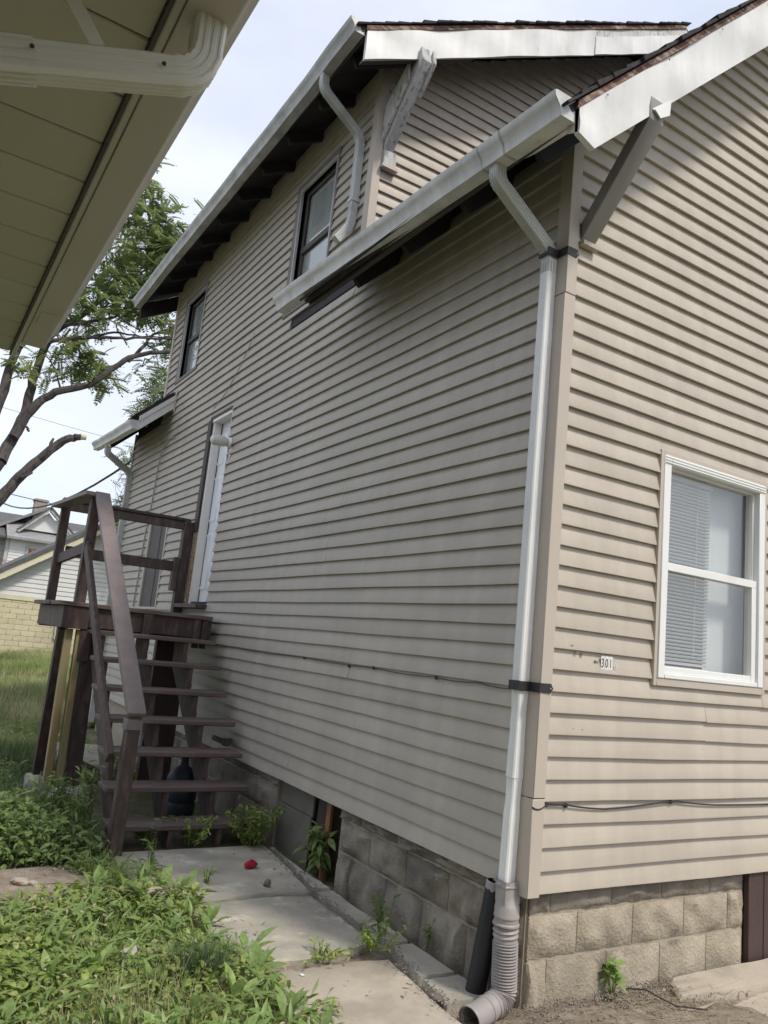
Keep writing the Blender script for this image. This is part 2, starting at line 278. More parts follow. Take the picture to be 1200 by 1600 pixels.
# ------------------------------------------------------------------ setting: ground, path
def hn(x, y):
    return 0.02*math.sin(1.3*x+.7*y)+0.015*math.sin(2.9*x-1.7*y+1)+0.008*math.sin(7*x+5*y)
def make_ground():
    xs = list(np.arange(-5, 3.01, .14)); ys = list(np.arange(-4.5, 6.01, .14))
    xs = [-600, -150, -40, -12]+xs+[8, 20, 60, 200, 600]; ys = [-600, -150, -40, -12]+ys+[9, 14, 22, 40, 90, 250, 700]
    V = []; 
    for y in ys:
        for x in xs:
            near = -5.1 < x < 3.1 and -4.6 < y < 6.1
            V.append((x, y, GZ-.05+(hn(x, y) if near else 0)))
    nx = len(xs)
    F = [(j*nx+i, j*nx+i+1, (j+1)*nx+i+1, (j+1)*nx+i) for j in range(len(ys)-1) for i in range(nx-1)]
    g = MB().add(V, F).build('ground', M['ground'], smooth=True); tag(g, kind='structure')
    # bare earth patches: beside the weeds and along the front foundation
    def patch(name, cx, cy, rx, ry, z, m):
        n = 26; V = [(cx, cy, z+.012)]; 
        for ring in (.55, 1.0):
            for k in range(n):
                a = 2*math.pi*k/n; q = ring*(1+.16*math.sin(3*a+cx)+.1*math.sin(7*a+1)+.06*random.random())
                V.append((cx+rx*q*math.cos(a), cy+ry*q*math.sin(a), z+(.012 if ring < 1 else -.03)))
        F = [(0, 1+k, 1+(k+1) % n) for k in range(n)]+[(1+k, 1+n+k, 1+n+(k+1) % n, 1+(k+1) % n) for k in range(n)]
        tag(MB().add(V, F).build(name, m, smooth=True), kind='structure')
    patch('dirt', -1.85, 2.2, .62, .36, GZ+.01, M['soil'])
    patch('dirt', .45, -.5, .75, .62, GZ+.0, M['soil'])
make_ground()
def slab_poly(name, pts, z, th, m, parent, rough=.006, sub=6):
    """irregular slab: rounded upper edge, slightly uneven rim"""
    P = []
    n = len(pts)
    for i in range(n):
        a, b = Vector(pts[i]+(0,)), Vector(pts[(i+1) % n]+(0,))
        for k in range(sub):
            q = a.lerp(b, k/sub); P.append((q.x+random.uniform(-rough, rough), q.y+random.uniform(-rough, rough)))
    cx = sum(p[0] for p in P)/len(P); cy = sum(p[1] for p in P)/len(P); n = len(P)
    ins = lambda p, d: (p[0]+(cx-p[0])*d, p[1]+(cy-p[1])*d)
    V = [(x, y, z-th) for x, y in P]+[(x, y, z-.012+random.uniform(-.004, .003)) for x, y in P]
    V += [(*ins(p, .025), z) for p in P]+[(*ins(p, .4), z+random.uniform(-.0005, .001)) for p in P]+[(cx, cy, z)]
    F = []
    for r in range(3): F += [(r*n+i, r*n+(i+1) % n, (r+1)*n+(i+1) % n, (r+1)*n+i) for i in range(n)]
    F += [(3*n+i, 3*n+(i+1) % n, 4*n) for i in range(n)]
    return MB().add(V, F).build(name, m, parent, smooth=False)
def make_path():
    p = MB().box(-1.25, -.01, -1.5, 2.7, GZ-.2, GZ-.035).build('path', M['soil']); tag(p, kind='structure')
    C = M['concrete']
    slab_poly('slab', [(-1.16, 1.68), (-.83, 1.66), (-.50, 1.70), (-.215, 1.64), (-.12, 2.2), (-.06, 2.72), (-1.18, 2.70)], GZ+.012, .1, C, p)
    slab_poly('slab', [(-1.0, .82), (-.47, .79), (-.25, .86), (-.225, 1.2), (-.225, 1.62), (-.5, 1.675), (-.83, 1.64), (-1.02, 1.65)], GZ, .1, C, p)
    slab_poly('slab', [(-.98, -1.4), (-.36, -1.4), (-.335, .1), (-.275, .68), (-.5, .715), (-.98, .70)], GZ-.004, .1, M['concrete_pale'], p)
    # narrow strip against the foundation, broken in pieces
    ys = [.135, .40, .80, 1.12, 1.70, 2.05, 2.66]; xo = [-.325, -.285, -.215, -.2, -.2, -.13, -.045]
    for i in range(6):
        slab_poly('kerb_piece', [(-.055, ys[i]+.012), (-.05, ys[i+1]-.012), (xo[i+1]+.03, ys[i+1]-.012), (xo[i]+.03, ys[i]+.012)], GZ+.004+random.uniform(-.006, .006), .1, C, p, .006, 5)
    # concrete by the front wall
    f = MB().box(.9, 2.6, -1.6, .0, GZ-.2, GZ-.03).build('pavement', M['soil']); tag(f, kind='structure')
    slab_poly('slab', [(.83, -.2), (1.3, -.235), (2.5, -.24), (2.5, -.035), (1.75, -.03), (.98, -.03)], GZ+.022, .12, M['concrete_pale'], f, .006, 8)
    slab_poly('slab', [(.98, -1.5), (2.5, -1.5), (2.5, -.26), (1.35, -.255), (1.02, -.30)], GZ-.012, .1, M['concrete_pale'], f, .006, 8)
make_path()
# ------------------------------------------------------------------ the house
H = thing('clapboard_house', (0, 0, GZ), 'tan two storey house clad in lapped vinyl siding with white gutters', 'house')
CO = 0.1016
def sub_iv(iv, cuts):
    out = [iv]
    for c0, c1 in cuts:
        nx = []
        for a, b in out:
            if c1 <= a or c0 >= b: nx.append((a, b)); continue
            if c0 > a: nx.append((a, c0))
            if c1 < b: nx.append((c1, b))
        out = nx
    return [q for q in out if q[1]-q[0] > .02]
def board(parent, m, axis, plane, a, b, k, ta=None, tb=None, outw=-1, zlo=None, zhi=None, zoff=0.0):
    """one lap of siding; axis 'y': on the plane x=plane facing -x, axis 'x': on the plane y=plane facing -y"""
    z0 = k*CO+zoff; z1 = z0+CO+.006; n = max(1, int((b-a)/.4)); V = []; D = .0235; ot, ob = .0015, D+.001
    if zlo is not None and zlo > z0: ob = D+(ot-D)*(zlo-z0)/CO; z0 = zlo
    if zhi is not None and zhi < z1: ot = D+(ot-D)*(zhi-z0)/CO; z1 = zhi
    ta = a if ta is None else ta; tb = b if tb is None else tb
    j = random.uniform(-.0012, .0012); ph = random.uniform(0, 9)
    for i in range(n+1):
        f = i/n; w = .0020*math.sin(ph+i*1.3)+random.uniform(-.0008, .0008); d = .0018*math.sin(ph*2+i*1.9)
        for (o, z, top) in ((ot, z1, 1), (ob+j+d, z0+.005+w, 0), (ob-.001+j+d, z0+w, 0), (.0005, z0+.003+w, 0)):
            t = (ta+(tb-ta)*f) if top else (a+(b-a)*f)
            V.append((plane+outw*o, t, z) if axis == 'y' else (t, plane+outw*o, z))
    F = [(i*4+q, i*4+q+1, i*4+q+5, i*4+q+4) for i in range(n) for q in range(3)]
    F += [(0, 1, 2, 3), (n*4+3, n*4+2, n*4+1, n*4)]
    return MB().add(V, F).build('siding_board', m, parent)
# sheathing walls (behind the boards)
WALLM = M['eave_dark']
side = MB().prism([(0.004, .0, -.0), (0.004, 9.05, 0), (.004, 9.05, 3.9), (.004, 7.75, 3.9), (.004, 7.75, 5.78), (.004, 2.3, 5.78), (.004, 2.3, 3.95), (.004, 0, 3.95)], (.1, 0, 0)).build('side_wall', WALLM, H)
front = MB().prism([(.104, .004, 0), (6.4, .004, 0), (6.4, .004, 3.95), (3.2, .004, 7.05), (.104, .004, 3.98)], (0, .1, 0)).build('front_wall', WALLM, H)
ugab = MB().prism([(.104, 2.304, 3.9), (6.4, 2.304, 3.9), (6.4, 2.304, 5.75), (3.2, 2.304, 7.55), (.104, 2.304, 5.80)], (0, .1, 0)).build('upper_gable_wall', WALLM, H)
box('rear_wall', M['siding_front'], H, 0.104, 6.4, 8.95, 9.05, 0, 3.9)
box('rear_wall', M['siding_front'], H, 0.104, 6.4, 7.65, 7.75, 3.9, 5.8)
box('far_side_wall', M['siding_side_shaded'], H, 6.3, 6.4, .1, 8.94, 0, 3.9)
box('far_side_wall', M['siding_side_shaded'], H, 6.3, 6.4, 2.41, 7.64, 3.9, 5.7)
DOOR = (4.86, 5.52, 1.29, 3.36)
WLOW = (6.62, 7.46, 1.22, 2.40)
WUP1 = (2.93, 3.80, 4.02, 5.40)
WUP2 = (6.42, 7.30, 4.22, 5.42)
GAP = (2.36, 3.60, 3.85, 4.04)
BASEW = None
def side_boards():
    random.seed(3)
    for k in range(57):
        z0, z1 = k*CO, (k+1)*CO
        lo, hi = (0.02, 9.045) if k < 37 else (2.37, 7.70)
        cuts = []
        for (a, b, c, d) in (DOOR, WLOW, WUP1, WUP2, GAP):
            if z1 > c+.004 and z0 < d-.004:
                cuts.append((a, b)); a_, b_ = max(a, lo), min(b, hi)
                if z0 < c-.012: board(side, M['siding_side_shaded'], 'y', 0.0, a_, b_, k, zhi=c)
                if z1 > d+.012: board(side, M['siding_side_shaded'], 'y', 0.0, a_, b_, k, zlo=d)
        if k == 37: lo = 0.02
        # panel joints, two laps at a time
        pr = k//2; rs = random.Random(pr*17+5); j = rs.uniform(1.2, 3.4)
        joints = []
        if k % 2 == 0 or True:
            while j < hi: joints.append(j); j += 3.66
        if pr % 2: joints = []
        for a, b in sub_iv((lo, hi), cuts):
            js = [q for q in joints if a+.4 < q < b-.4]; st = a
            for q in js+[b]:
                board(side, M['siding_side_shaded'], 'y', 0.0, st, q, k); st = q+.002
side_boards()
FW = (0.765, 1.752, 0.985, 2.27)
def front_boards():
    for k in range(66):
        z0, z1 = k*CO, (k+1)*CO
        lo = .046
        if z1 > 3.86: lo = max(lo, (z0-3.92)/.97)
        hi = 6.38 if z1 <= 3.86 else 6.4-lo+.02
        cuts = [(FW[0], FW[1])] if (z1 > FW[2]+.004 and z0 < FW[3]-.004) else []
        if cuts and z0 < FW[2]: board(front, M['siding_front'], 'x', 0.0, FW[0], FW[1], k, zhi=FW[2])
        if cuts and z1 > FW[3]: board(front, M['siding_front'], 'x', 0.0, FW[0], FW[1], k, zlo=FW[3])
        ta0 = max(.046, (z1-3.92)/.97) if z1 > 3.86 else lo; tb0 = 6.38 if z1 <= 3.86 else 6.4-ta0+.02
        joints = {7: [1.222], 8: [1.225], 36: [1.685], 37: [1.685]}.get(k, [])
        for a, b in sub_iv((lo, hi), cuts):
            js = [q for q in joints if a+.1 < q < b-.1]; st = a
            for q in js+[b]:
                board(front, M['siding_front'], 'x', 0.0, st, q, k, ta=(ta0 if st == lo else None), tb=(tb0 if q == hi else None), zoff=(-.005 if (js and st != a) else 0)); st = q+.002
front_boards()
for k in range(39, 73):
    z0 = k*CO
    lo = max(.046, (z0-5.80)/.565); ta = max(.046, (z0+CO-5.80)/.565)
    if lo < 2.9: board(ugab, M['siding_front'], 'x', 2.3, lo, 6.4-lo, k, ta=ta, tb=6.4-ta)
# corner posts
def post(y, z0, z1, w=.062):
    prof = [(-.028, -.028), (.048, -.028), (.048, -.004), (.0, -.002), (-.002, .0), (-.003, w), (-.028, w)]
    MB().prism([(a, y+b, z0) for a, b in prof], (0, 0, z1-z0)).build('corner_post', M['trim_tan'], H, .003)
post(0, -.012, .42); post(0, .424, 2.93); post(0, 2.934, 3.96)
post(2.3, 4.05, 5.82)
MB().box(-.028, .02, 9.04, 9.075, 0, 3.85).build('corner_post', M['trim_tan'], H)
MB().box(-.028, .02, 7.69, 7.765, 3.9, 5.8).build('corner_post', M['trim_tan'], H)
box('frieze', M['trim_tan'], H, -.022, -.0, 2.37, 7.69, 5.60, 5.78)
# missing siding below the upper window: dark sheathing and a nail strip
box('bare_sheathing', M['eave_dark'], H, -.003, .003, 2.40, 3.58, 3.87, 4.0)
# ------------------------------------------------------------------ foundation
def block_obj(parent, m, axis, plane, a, b, z0, z1, outw, depth=.03, nx=10, nz=6):
    rs = random.Random(int(a*977+z0*3331)); V = []; ph = [rs.uniform(0, 6) for _ in range(6)]
    for j in range(nz+1):
        for i in range(nx+1):
            u, w = i/nx, j/nz
            e = min(u*nx, (1-u)*nx, w*nz, (1-w)*nz)
            r = (.5+.5*math.sin(ph[0]+u*6+w*3))*(.55+.45*math.sin(ph[1]+w*6-u*5))+.30*math.sin(ph[2]+u*11+w*7)+.35*rs.random()
            d = 0 if e < .5 else depth*(.35+.75*r)*(0.75 if e < 1.5 else 1)
            t = a+(b-a)*u+(0 if e < .5 else rs.uniform(-.006, .006)); z = z0+(z1-z0)*w+(rs.uniform(-.004, .004))
            V.append((plane+outw*d, t, z) if axis == 'y' else (t, plane+outw*d, z))
    F = [(j*(nx+1)+i, j*(nx+1)+i+1, (j+1)*(nx+1)+i+1, (j+1)*(nx+1)+i) for j in range(nz) for i in range(nx)]
    # shallow sides
    rim = [i for i in range(nx+1)]+[j*(nx+1)+nx for j in range(1, nz+1)]+[nz*(nx+1)+i for i in range(nx-1, -1, -1)]+[j*(nx+1) for j in range(nz-1, 0, -1)]
    n0 = len(V)
    for q in rim:
        x, y, z = V[q]; V.append((plane-outw*.03, y, z) if axis == 'y' else (x, plane-outw*.03, z))
    F += [(rim[i], rim[(i+1) % len(rim)], n0+(i+1) % len(rim), n0+i) for i in range(len(rim))]
    return MB().add(V, F).build('foundation_block', m, parent)
FX, FY = .035, .03             # outer planes of the foundation
fnd = thing('foundation', (0, 0, 0)); fnd.parent = H; fnd.location = (0, 0, 0)
bpy.data.objects.remove(fnd)
fnd = MB().box(FX+.003, FX+.2, .045, 1.80, -1, .0).box(FX+.003, FX+.2, 2.80, 9.0, -1, 0).box(FX+.02, 1.665, FY+.003, .2, -1, 0).box(FX+.3, FX+.35, 1.80, 2.80, -1, 0).box(1.95, 6.35, FY+.012, .2, -1, 0).build('foundation', M['mortar'], H)
def foundation():
    g = .003
    rows = [(-.10, .0), (-.298, -.108), (-.70, -.306)]
    jx = [[-.0, .176, .592, .967, 1.366, 1.665], [.0, .359, .751, 1.151, 1.525, 1.665], [.0, .172, .571, .967, 1.346, 1.665]]
    for (z0, z1), js in zip(rows, jx):
        for a, b in zip(js[:-1], js[1:]):
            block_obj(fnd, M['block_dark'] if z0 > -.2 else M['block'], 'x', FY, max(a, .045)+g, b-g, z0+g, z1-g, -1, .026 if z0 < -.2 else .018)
    for r, (z0, z1) in enumerate(rows):
        x = 1.96
        while x < 6.3:
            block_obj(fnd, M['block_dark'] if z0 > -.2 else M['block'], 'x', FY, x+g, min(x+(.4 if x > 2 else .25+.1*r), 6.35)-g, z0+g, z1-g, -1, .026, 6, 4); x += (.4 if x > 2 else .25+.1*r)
    side_rows = [(-.075, .0), (-.275, -.083), (-.70, -.283)]
    js0 = [[.05, .33, .73, 1.14, 1.55, 1.79], [.05, .31, .62, 1.02, 1.42, 1.79], [.05, .45, .84, 1.21, 1.6, 1.79]]
    for (z0, z1), js in zip(side_rows, js0):
        for a, b in zip(js[:-1], js[1:]):
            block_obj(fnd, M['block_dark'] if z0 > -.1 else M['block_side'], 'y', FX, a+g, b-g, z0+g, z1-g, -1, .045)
        y = 2.80
        while y < 6.6:
            block_obj(fnd, M['block_dark'], 'y', FX, y+g, y+.4-g, z0+g, z1-g, -1, .03); y += .4
foundation()
# boarded basement window on the long side
box('window_board', M['ply_grey'], H, FX+.02, FX+.035, 2.26, 2.79, GZ-.1, -.18, .002)
box('window_board', M['ply_grey'], H, FX+.026, FX+.041, 2.25, 2.785, -.176, .0, .002)
MB().bar((FX+.04, 2.16, GZ-.1), (FX+.06, 2.14, 0), .12, .03, (-1, 0, 0)).build('window_board', M['brown_trim'], H)
MB().bar((FX+.03, 2.035, GZ-.05), (FX+.05, 2.045, 0), .06, .02, (-1, 0, 0)).build('window_board', M['orange_strip'], H)
box('basement_hatch', M['hatch'], H, 1.672, 1.948, -.005, .03, GZ-.1, .0, .003)
MB().box(1.81, 1.815, -.009, -.004, GZ, -.01).build('hatch_batten', M['brown_trim'], H)
# ------------------------------------------------------------------ roofs
def roof(tag_, ex, ez, sl, y0, y1, rx, yw=None, th=.035, eave_m=None):
    """left slope from the eave (ex, ez top) to the ridge at x=rx; mirrored slope as well"""
    rz = ez+(rx-ex)*sl; n = Vector((-sl, 0, 1)).normalized()
    P = lambda x, y: Vector((x, y, ez+(x-ex)*sl))
    deck = MB().prism([P(ex, y0), P(ex, y0)-n*th, P(rx, y0)-Vector((0, 0, th/n.z)), P(rx, y0)], (0, y1-y0, 0))
    mx = lambda p: Vector((2*rx-p.x, p.y, p.z))
    deck.prism([mx(P(ex, y0)), mx(P(ex, y0)-n*th), P(rx, y0)-Vector((0, 0, th/n.z)), P(rx, y0)], (0, y1-y0, 0))
    return deck.build('roof', M['eave_dark'], H), n, P
def shingles(parent, P, n, ex, rx, sl, y0, y1, ylim=None, expo=.13):
    L = (rx-ex)/n.z; k = 0; c = Vector((1, 0, sl)).normalized(); rs = random.Random(int(ex*100+y0*10))
    x = ex-.03
    while x < rx:
        a = P(x, y0); t0 = .016+rs.uniform(-.003, .006)
        b = a+c*(expo+.03)
        over = .035+rs.uniform(-.012, .02); dz = rs.uniform(-.004, .004)
        y_end = y1
        poly = [a+n*(t0+.006+dz), a+n*.004, b+n*.004, b+n*(.014+dz)]
        MB().prism([q-Vector((0, over, 0)) for q in poly], (0, y_end-y0+over, 0)).build('shingle', M['shingle'], parent)
        x += expo*c.x
# front wing
FS = .985
r1, n1, P1 = roof('front', -.47, 3.545, FS, -.44, 2.29, 3.2)
shingles(r1, P1, n1, -.47, 3.2, FS, -.44, 2.28)
US = .567
r2, n2, P2 = roof('upper', -.47, 5.60, US, 1.86, 8.25, 3.2)
shingles(r2, P2, n2, -.47, 3.2, US, 1.86, 8.25)
# rear wing: only the slope over the long side, starting in front of the taller part
RS = .95
P3 = lambda x, y: Vector((x, y, 3.66+(x+.47)*RS)); n3 = Vector((-RS, 0, 1)).normalized()
rr = MB().prism([P3(-.47, 7.16), P3(-.47, 7.16)-n3*.035, P3(-.025, 7.16)-n3*.035, P3(-.025, 7.16)], (0, .6, 0)).prism([P3(-.47, 7.77), P3(-.47, 7.77)-n3*.035, P3(3.2, 7.77)-Vector((0, 0, .05)), P3(3.2, 7.77)], (0, 1.73, 0)).build('roof', M['eave_dark'], H)
for i in range(4):
    a = P3(-.49+i*.115, 7.16)+n3*.004; c3 = Vector((1, 0, RS)).normalized()
    b = a+c3*.15
    if b.x > -.02: b = P3(-.02, 7.16)+n3*.004
    MB().prism([a+n3*.018, a, b, b+n3*.012], (0, .6, 0)).build('shingle', M['shingle'], rr)
for i in range(30):
    a = P3(-.49+i*.12, 7.78)+n3*.004; b = a+c3*.17
    MB().prism([a+n3*.018, a, b, b+n3*.012], (0, 1.74, 0)).build('shingle', M['shingle'], rr)
# rafters under the eaves
def rafters(y0, y1, ex, ez, sl, st=.61):
    y = y0
    while y < y1:
        c = Vector((1, 0, sl)).normalized(); n = Vector((-sl, 0, 1)).normalized()
        a = Vector((ex+.06, y, ez+.06*sl))-n*.1; MB().bar(a, a+c*.62, .04, .10, n).build('rafter', M['eave_dark'], H); y += st
rafters(-.1, 2.2, -.47, 3.545, FS); rafters(2.15, 8.1, -.47, 5.60, US); rafters(7.4, 9.4, -.47, 3.66, RS)
# ------------------------------------------------------------------ rake boards
def rake(poly_fn, x0, x1, yf, m, amp=.004, nx=24, nz=4, tail=0, name='rake_board', th=.02):
    V = []; rs = random.Random(int(x0*100)+3)
    for i in range(nx+1):
        x = x0+(x1-x0)*i/nx; zb, zt = poly_fn(x)
        for j in range(nz+1):
            d = amp*(math.sin(i*.9+j)*.5+math.sin(i*.37+2)*.7+rs.uniform(-.08, .08))
            V.append((x, yf-d-.002, zb+(zt-zb)*j/nz))
    F = [(i*(nz+1)+j, (i+1)*(nz+1)+j, (i+1)*(nz+1)+j+1, i*(nz+1)+j+1) for i in range(nx) for j in range(nz)]
    n0 = len(V)
    for i in range(nx+1):
        x = x0+(x1-x0)*i/nx; zb, zt = poly_fn(x); V += [(x, yf+th, zb), (x, yf+th, zt)]
    for i in range(nx):
        F += [(i*(nz+1), (i+1)*(nz+1), n0+2*(i+1), n0+2*i), (i*(nz+1)+nz, (i+1)*(nz+1)+nz, n0+2*(i+1)+1, n0+2*i+1), (n0+2*i, n0+2*(i+1), n0+2*(i+1)+1, n0+2*i+1)]
    F += [(0, *[j for j in range(1, nz+1)], n0+1, n0)]
    e = nx*(nz+1); F += [(e, *[e+j for j in range(1, nz+1)], n0+2*nx+1, n0+2*nx)]
    return MB().add(V, F).build(name, m, H, smooth=(name == 'rake_board'))
def fr(x):
    zt = 3.545+(x+.47)*FS-.045; zb = 3.38+.957*(x+.32)
    if x < -.325: zb = 3.375-(x+.325)*.55      # plumb tail
    return zb, zt
rake(fr, -.415, 3.2, -.45, M['white_metal'], .011, 36, 5)
MB().prism([(-.415, -.45, 3.43), (-.415, -.45, 3.60), (-.415, -.38, 3.60), (-.415, -.38, 3.46)], (.006, 0, 0)).build('rake_return', M['white_metal'], H)
rake(lambda x: (fr(x)[1]+.002, fr(x)[1]+.040), -.43, 3.2, -.455, M['red_wood'], .004, 50, 2, name='drip_board')
MB().prism([(3.2, -.45, fr(3.2)[0]), (6.87, -.45, 3.25), (6.87, -.45, 3.5), (3.2, -.45, fr(3.2)[1])], (0, .02, 0)).build('rake_board', M['white_metal'], H)
# folded flap of metal at the brace
MB().add([(.075, -.462, 3.79), (.195, -.466, 3.89), (.180, -.472, 3.79), (.115, -.470, 3.745)], [(0, 1, 2, 3)]).add([(.075, -.452, 3.79), (.195, -.452, 3.89), (.180, -.466, 3.79), (.115, -.464, 3.745)], [(3, 2, 1, 0)]).build('metal_flap', M['white_metal'], H)
for i in range(7):
    x = -.25+i*.42; MB().lathe([(.005, 0), (.004, .002)], (x, -.462, fr(x)[1]-.02), (0, -1, 0), 6).build('nail', M['rust'], H)
def ur(x): return 5.34+.558*(x+.41), 5.60+(x+.47)*US-.045
rake(ur, -.42, 1.93, 1.85, M['white_metal'], .009, 26, 4)
rake(lambda x: (ur(x)[0]+.004, ur(x)[1]-.075), 1.934, 3.2, 1.853, M['white_metal'], .006, 20, 3)
rake(lambda x: (ur(x)[1]-.073, ur(x)[1]), 1.934, 3.2, 1.858, M['old_white'], .004, 14, 2, name='bare_fascia')
rake(lambda x: (ur(x)[1]+.002, ur(x)[1]+.040), -.43, 3.2, 1.845, M['red_wood'], .004, 50, 2, name='drip_board')
MB().prism([(3.2, 1.85, ur(3.2)[0]), (6.87, 1.85, 5.2), (6.87, 1.85, 5.5), (3.2, 1.85, ur(3.2)[1])], (0, .02, 0)).build('rake_board', M['white_metal'], H)
MB().prism([(-.42, 1.872, ur(-.42)[0]), (.6, 1.872, ur(.6)[0]), (.6, 1.872, ur(.6)[0]+.02), (-.42, 1.872, ur(-.42)[0]+.02)], (0, .05, 0)).build('rake_soffit', M['brown_trim'], H)
# far gable end of the tall part
MB().prism([(-.42, 8.20, 5.34), (3.2, 8.20, 7.36), (3.2, 8.20, 7.60), (-.42, 8.20, 5.565)], (0, .03, 0)).build('rake_board', M['eave_dark'], H)
# rear wing rake
MB().prism([(-.44, 7.14, 3.46), (-.03, 7.14, 3.85), (-.03, 7.14, 4.03), (-.44, 7.14, 3.645)], (0, .02, 0)).build('rake_board', M['white_metal'], H)
MB().prism([(-.445, 7.125, 3.575), (-.03, 7.125, 3.965), (-.03, 7.125, 4.035), (-.445, 7.125, 3.645)], (0, .014, 0)).build('rake_moulding', M['white_metal'], H)
MB().box(-.03, -.019, 7.10, 7.16, 3.80, 4.09).build('end_trim', M['trim_tan'], H)
# ------------------------------------------------------------------ gutters and downspouts
def gutter(name, m, parent, x, y0, y1, za, zb, lip=.0, seg=10, cap0=True, wob=.003, x2=None):
    """K-style, front lip at x (towards -x), back at x+.125; za/zb lip height at y0/y1"""
    prof = [(.125, .0), (.125, -.115), (.045, -.115), (.043, -.108), (.035, -.070), (.015, -.045), (.004, -.030), (.0, -.006), (.012, -.0), (.014, -.006), (.008, -.028), (.022, -.045), (.04, -.072), (.048, -.106), (.120, -.106), (.120, 0)]
    fr_ = []; rs = random.Random(int(y0*31))
    for i in range(seg+1):
        f = i/seg; w = rs.uniform(-wob, wob)
        fr_.append(((x+w, y0+(y1-y0)*f, za+(zb-za)*f+rs.uniform(-wob, wob)), (1, 0, 0), (0, 0, 1), 1, 1))
    g = MB().sweep(prof, fr_).build(name, m, parent)
    capp = [(.125, .0), (.125, -.115), (.045, -.115), (.035, -.070), (.015, -.045), (.004, -.030), (.0, -.006), (.012, -.0)]
    for yy, zz in ((y0-.004, za), (y1, zb)):
        MB().prism([(x+a, yy, zz+b) for a, b in capp], (0, .004, 0)).build('end_cap', m, g)
    return g
g1 = gutter('gutter', M['gutter'], H, -.555, -.435, 2.72, 3.592, 3.70)
for yj in (-.05, .12):
    MB().sweep([(.128, .0), (.128, -.118), (.044, -.118), (.033, -.072), (.012, -.046), (.001, -.030), (-.003, -.006), (.012, .002)], [((-.555, yj+d, 3.592+.108*(yj+.435)/3.155), (1, 0, 0), (0, 0, 1), 1, 1) for d in (0, .012)]).build('joint', M['gutter_grey'], g1)
box('fascia', M['brown_trim'], H, -.428, -.405, -.42, 2.29, 3.495, 3.54)
MB().prism([(-.43, -.425, 3.478), (-.43, .02, 3.492), (-.36, -.10, 3.53), (-.27, -.425, 3.60)], (0, 0, .006)).build('soffit_return', M['white_metal'], H)
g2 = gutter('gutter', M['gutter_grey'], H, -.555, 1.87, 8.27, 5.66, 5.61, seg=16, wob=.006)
box('fascia', M['brown_trim'], H, -.428, -.405, 1.89, 8.2, 5.55, 5.60)
g3 = gutter('gutter', M['gutter'], H, -.555, 7.15, 9.55, 3.585, 3.70)
box('fascia', M['brown_trim'], H, -.428, -.405, 7.18, 9.5, 3.60, 3.65)
def ds_prof(w, d, ribs=3, rh=.0035):
    """closed rectangle w x d with shallow vertical ribs on all faces"""
    P = []; cs = [(-w/2, -d/2), (w/2, -d/2), (w/2, d/2), (-w/2, d/2)]; rr_ = .006
    for i in range(4):
        a, b = Vector(cs[i]+(0,)), Vector(cs[(i+1) % 4]+(0,)); dr = (b-a).normalized(); nn = Vector((-dr.y, dr.x, 0)); L = (b-a).length
        P.append(a+dr*rr_)
        for r in range(ribs):
            c = L*(r+1)/(ribs+1); h = L/(ribs+1)*.28
            P += [a+dr*(c-h), a+dr*(c-h*.6)+nn*rh, a+dr*(c+h*.6)+nn*rh, a+dr*(c+h)]
        P.append(b-dr*rr_)
    return [(p.x, p.y) for p in P]
def downspout(name, m, parent, pts, w, d, side=(0, 1, 0), corner=.05, dents=None, crimps=True, rh=.0035):
    pts = [Vector(p) for p in pts]; path = [(pts[0], 0)]
    for i in range(1, len(pts)-1):
        a, b, c = pts[i-1], pts[i], pts[i+1]; d1 = (b-a).normalized(); d2 = (c-b).normalized()
        r = min(corner, (b-a).length*.45, (c-b).length*.45)
        for k in range(9):
            f = k/8; q = (b-d1*r).lerp(b, f).lerp(b.lerp(b+d2*r, f), f); path.append((q, 1 if k % 2 else -1))
    path.append((pts[-1], 0)); full = [path[0]]
    for i in range(1, len(path)):
        a, b = path[i-1][0], path[i][0]
        if (b-a).length > .15:
            n = int((b-a).length/.06)
            for k in range(1, n): full.append((a.lerp(b, k/n), 0))
        full.append(path[i])
    F = []; n = len(full); S_ = Vector(side)
    for i in range(n):
        t = (full[min(i+1, n-1)][0]-full[max(i-1, 0)][0]).normalized()
        Y = (S_-t*S_.dot(t)).normalized(); X = Y.cross(t)
        s = 1+(.035*full[i][1] if crimps else 0); sx = sy = s; c = full[i][0]
        if dents:
            for (zc, hw, am) in dents:
                e = math.exp(-((c.z-zc)/hw)**2); sx *= 1-am*e; sy *= 1-am*.6*e; c = c+Vector((am*.02*e, am*.015*e, 0))
        F.append((c, X, Y, sx, sy))
    return MB().sweep(ds_prof(w, d, 3, rh), F).build(name, m, parent)
dsx, dsy = -.057, .078
d1 = downspout('downspout', M['pipe_grey'], H, [(-.462, .055, 3.50), (-.462, .055, 3.42), (dsx, dsy, 3.185), (dsx, dsy, 3.06)], .072, .062, corner=.07)
tag(d1, 'grey elbowed section carrying water from gutter to wall')
d1b = downspout('downspout', M['pipe_white'], H, [(dsx, dsy, 3.15), (dsx, dsy, .50)], .067, .060, rh=.0018, dents=[(.80, .07, .16), (.68, .06, .12), (.55, .03, .08)])
d1c = downspout('downspout', M['pipe_white'], H, [(dsx+.002, dsy, .53), (dsx, dsy+.006, .0)], .063, .057, rh=.0018, dents=[(.42, .05, .14)])
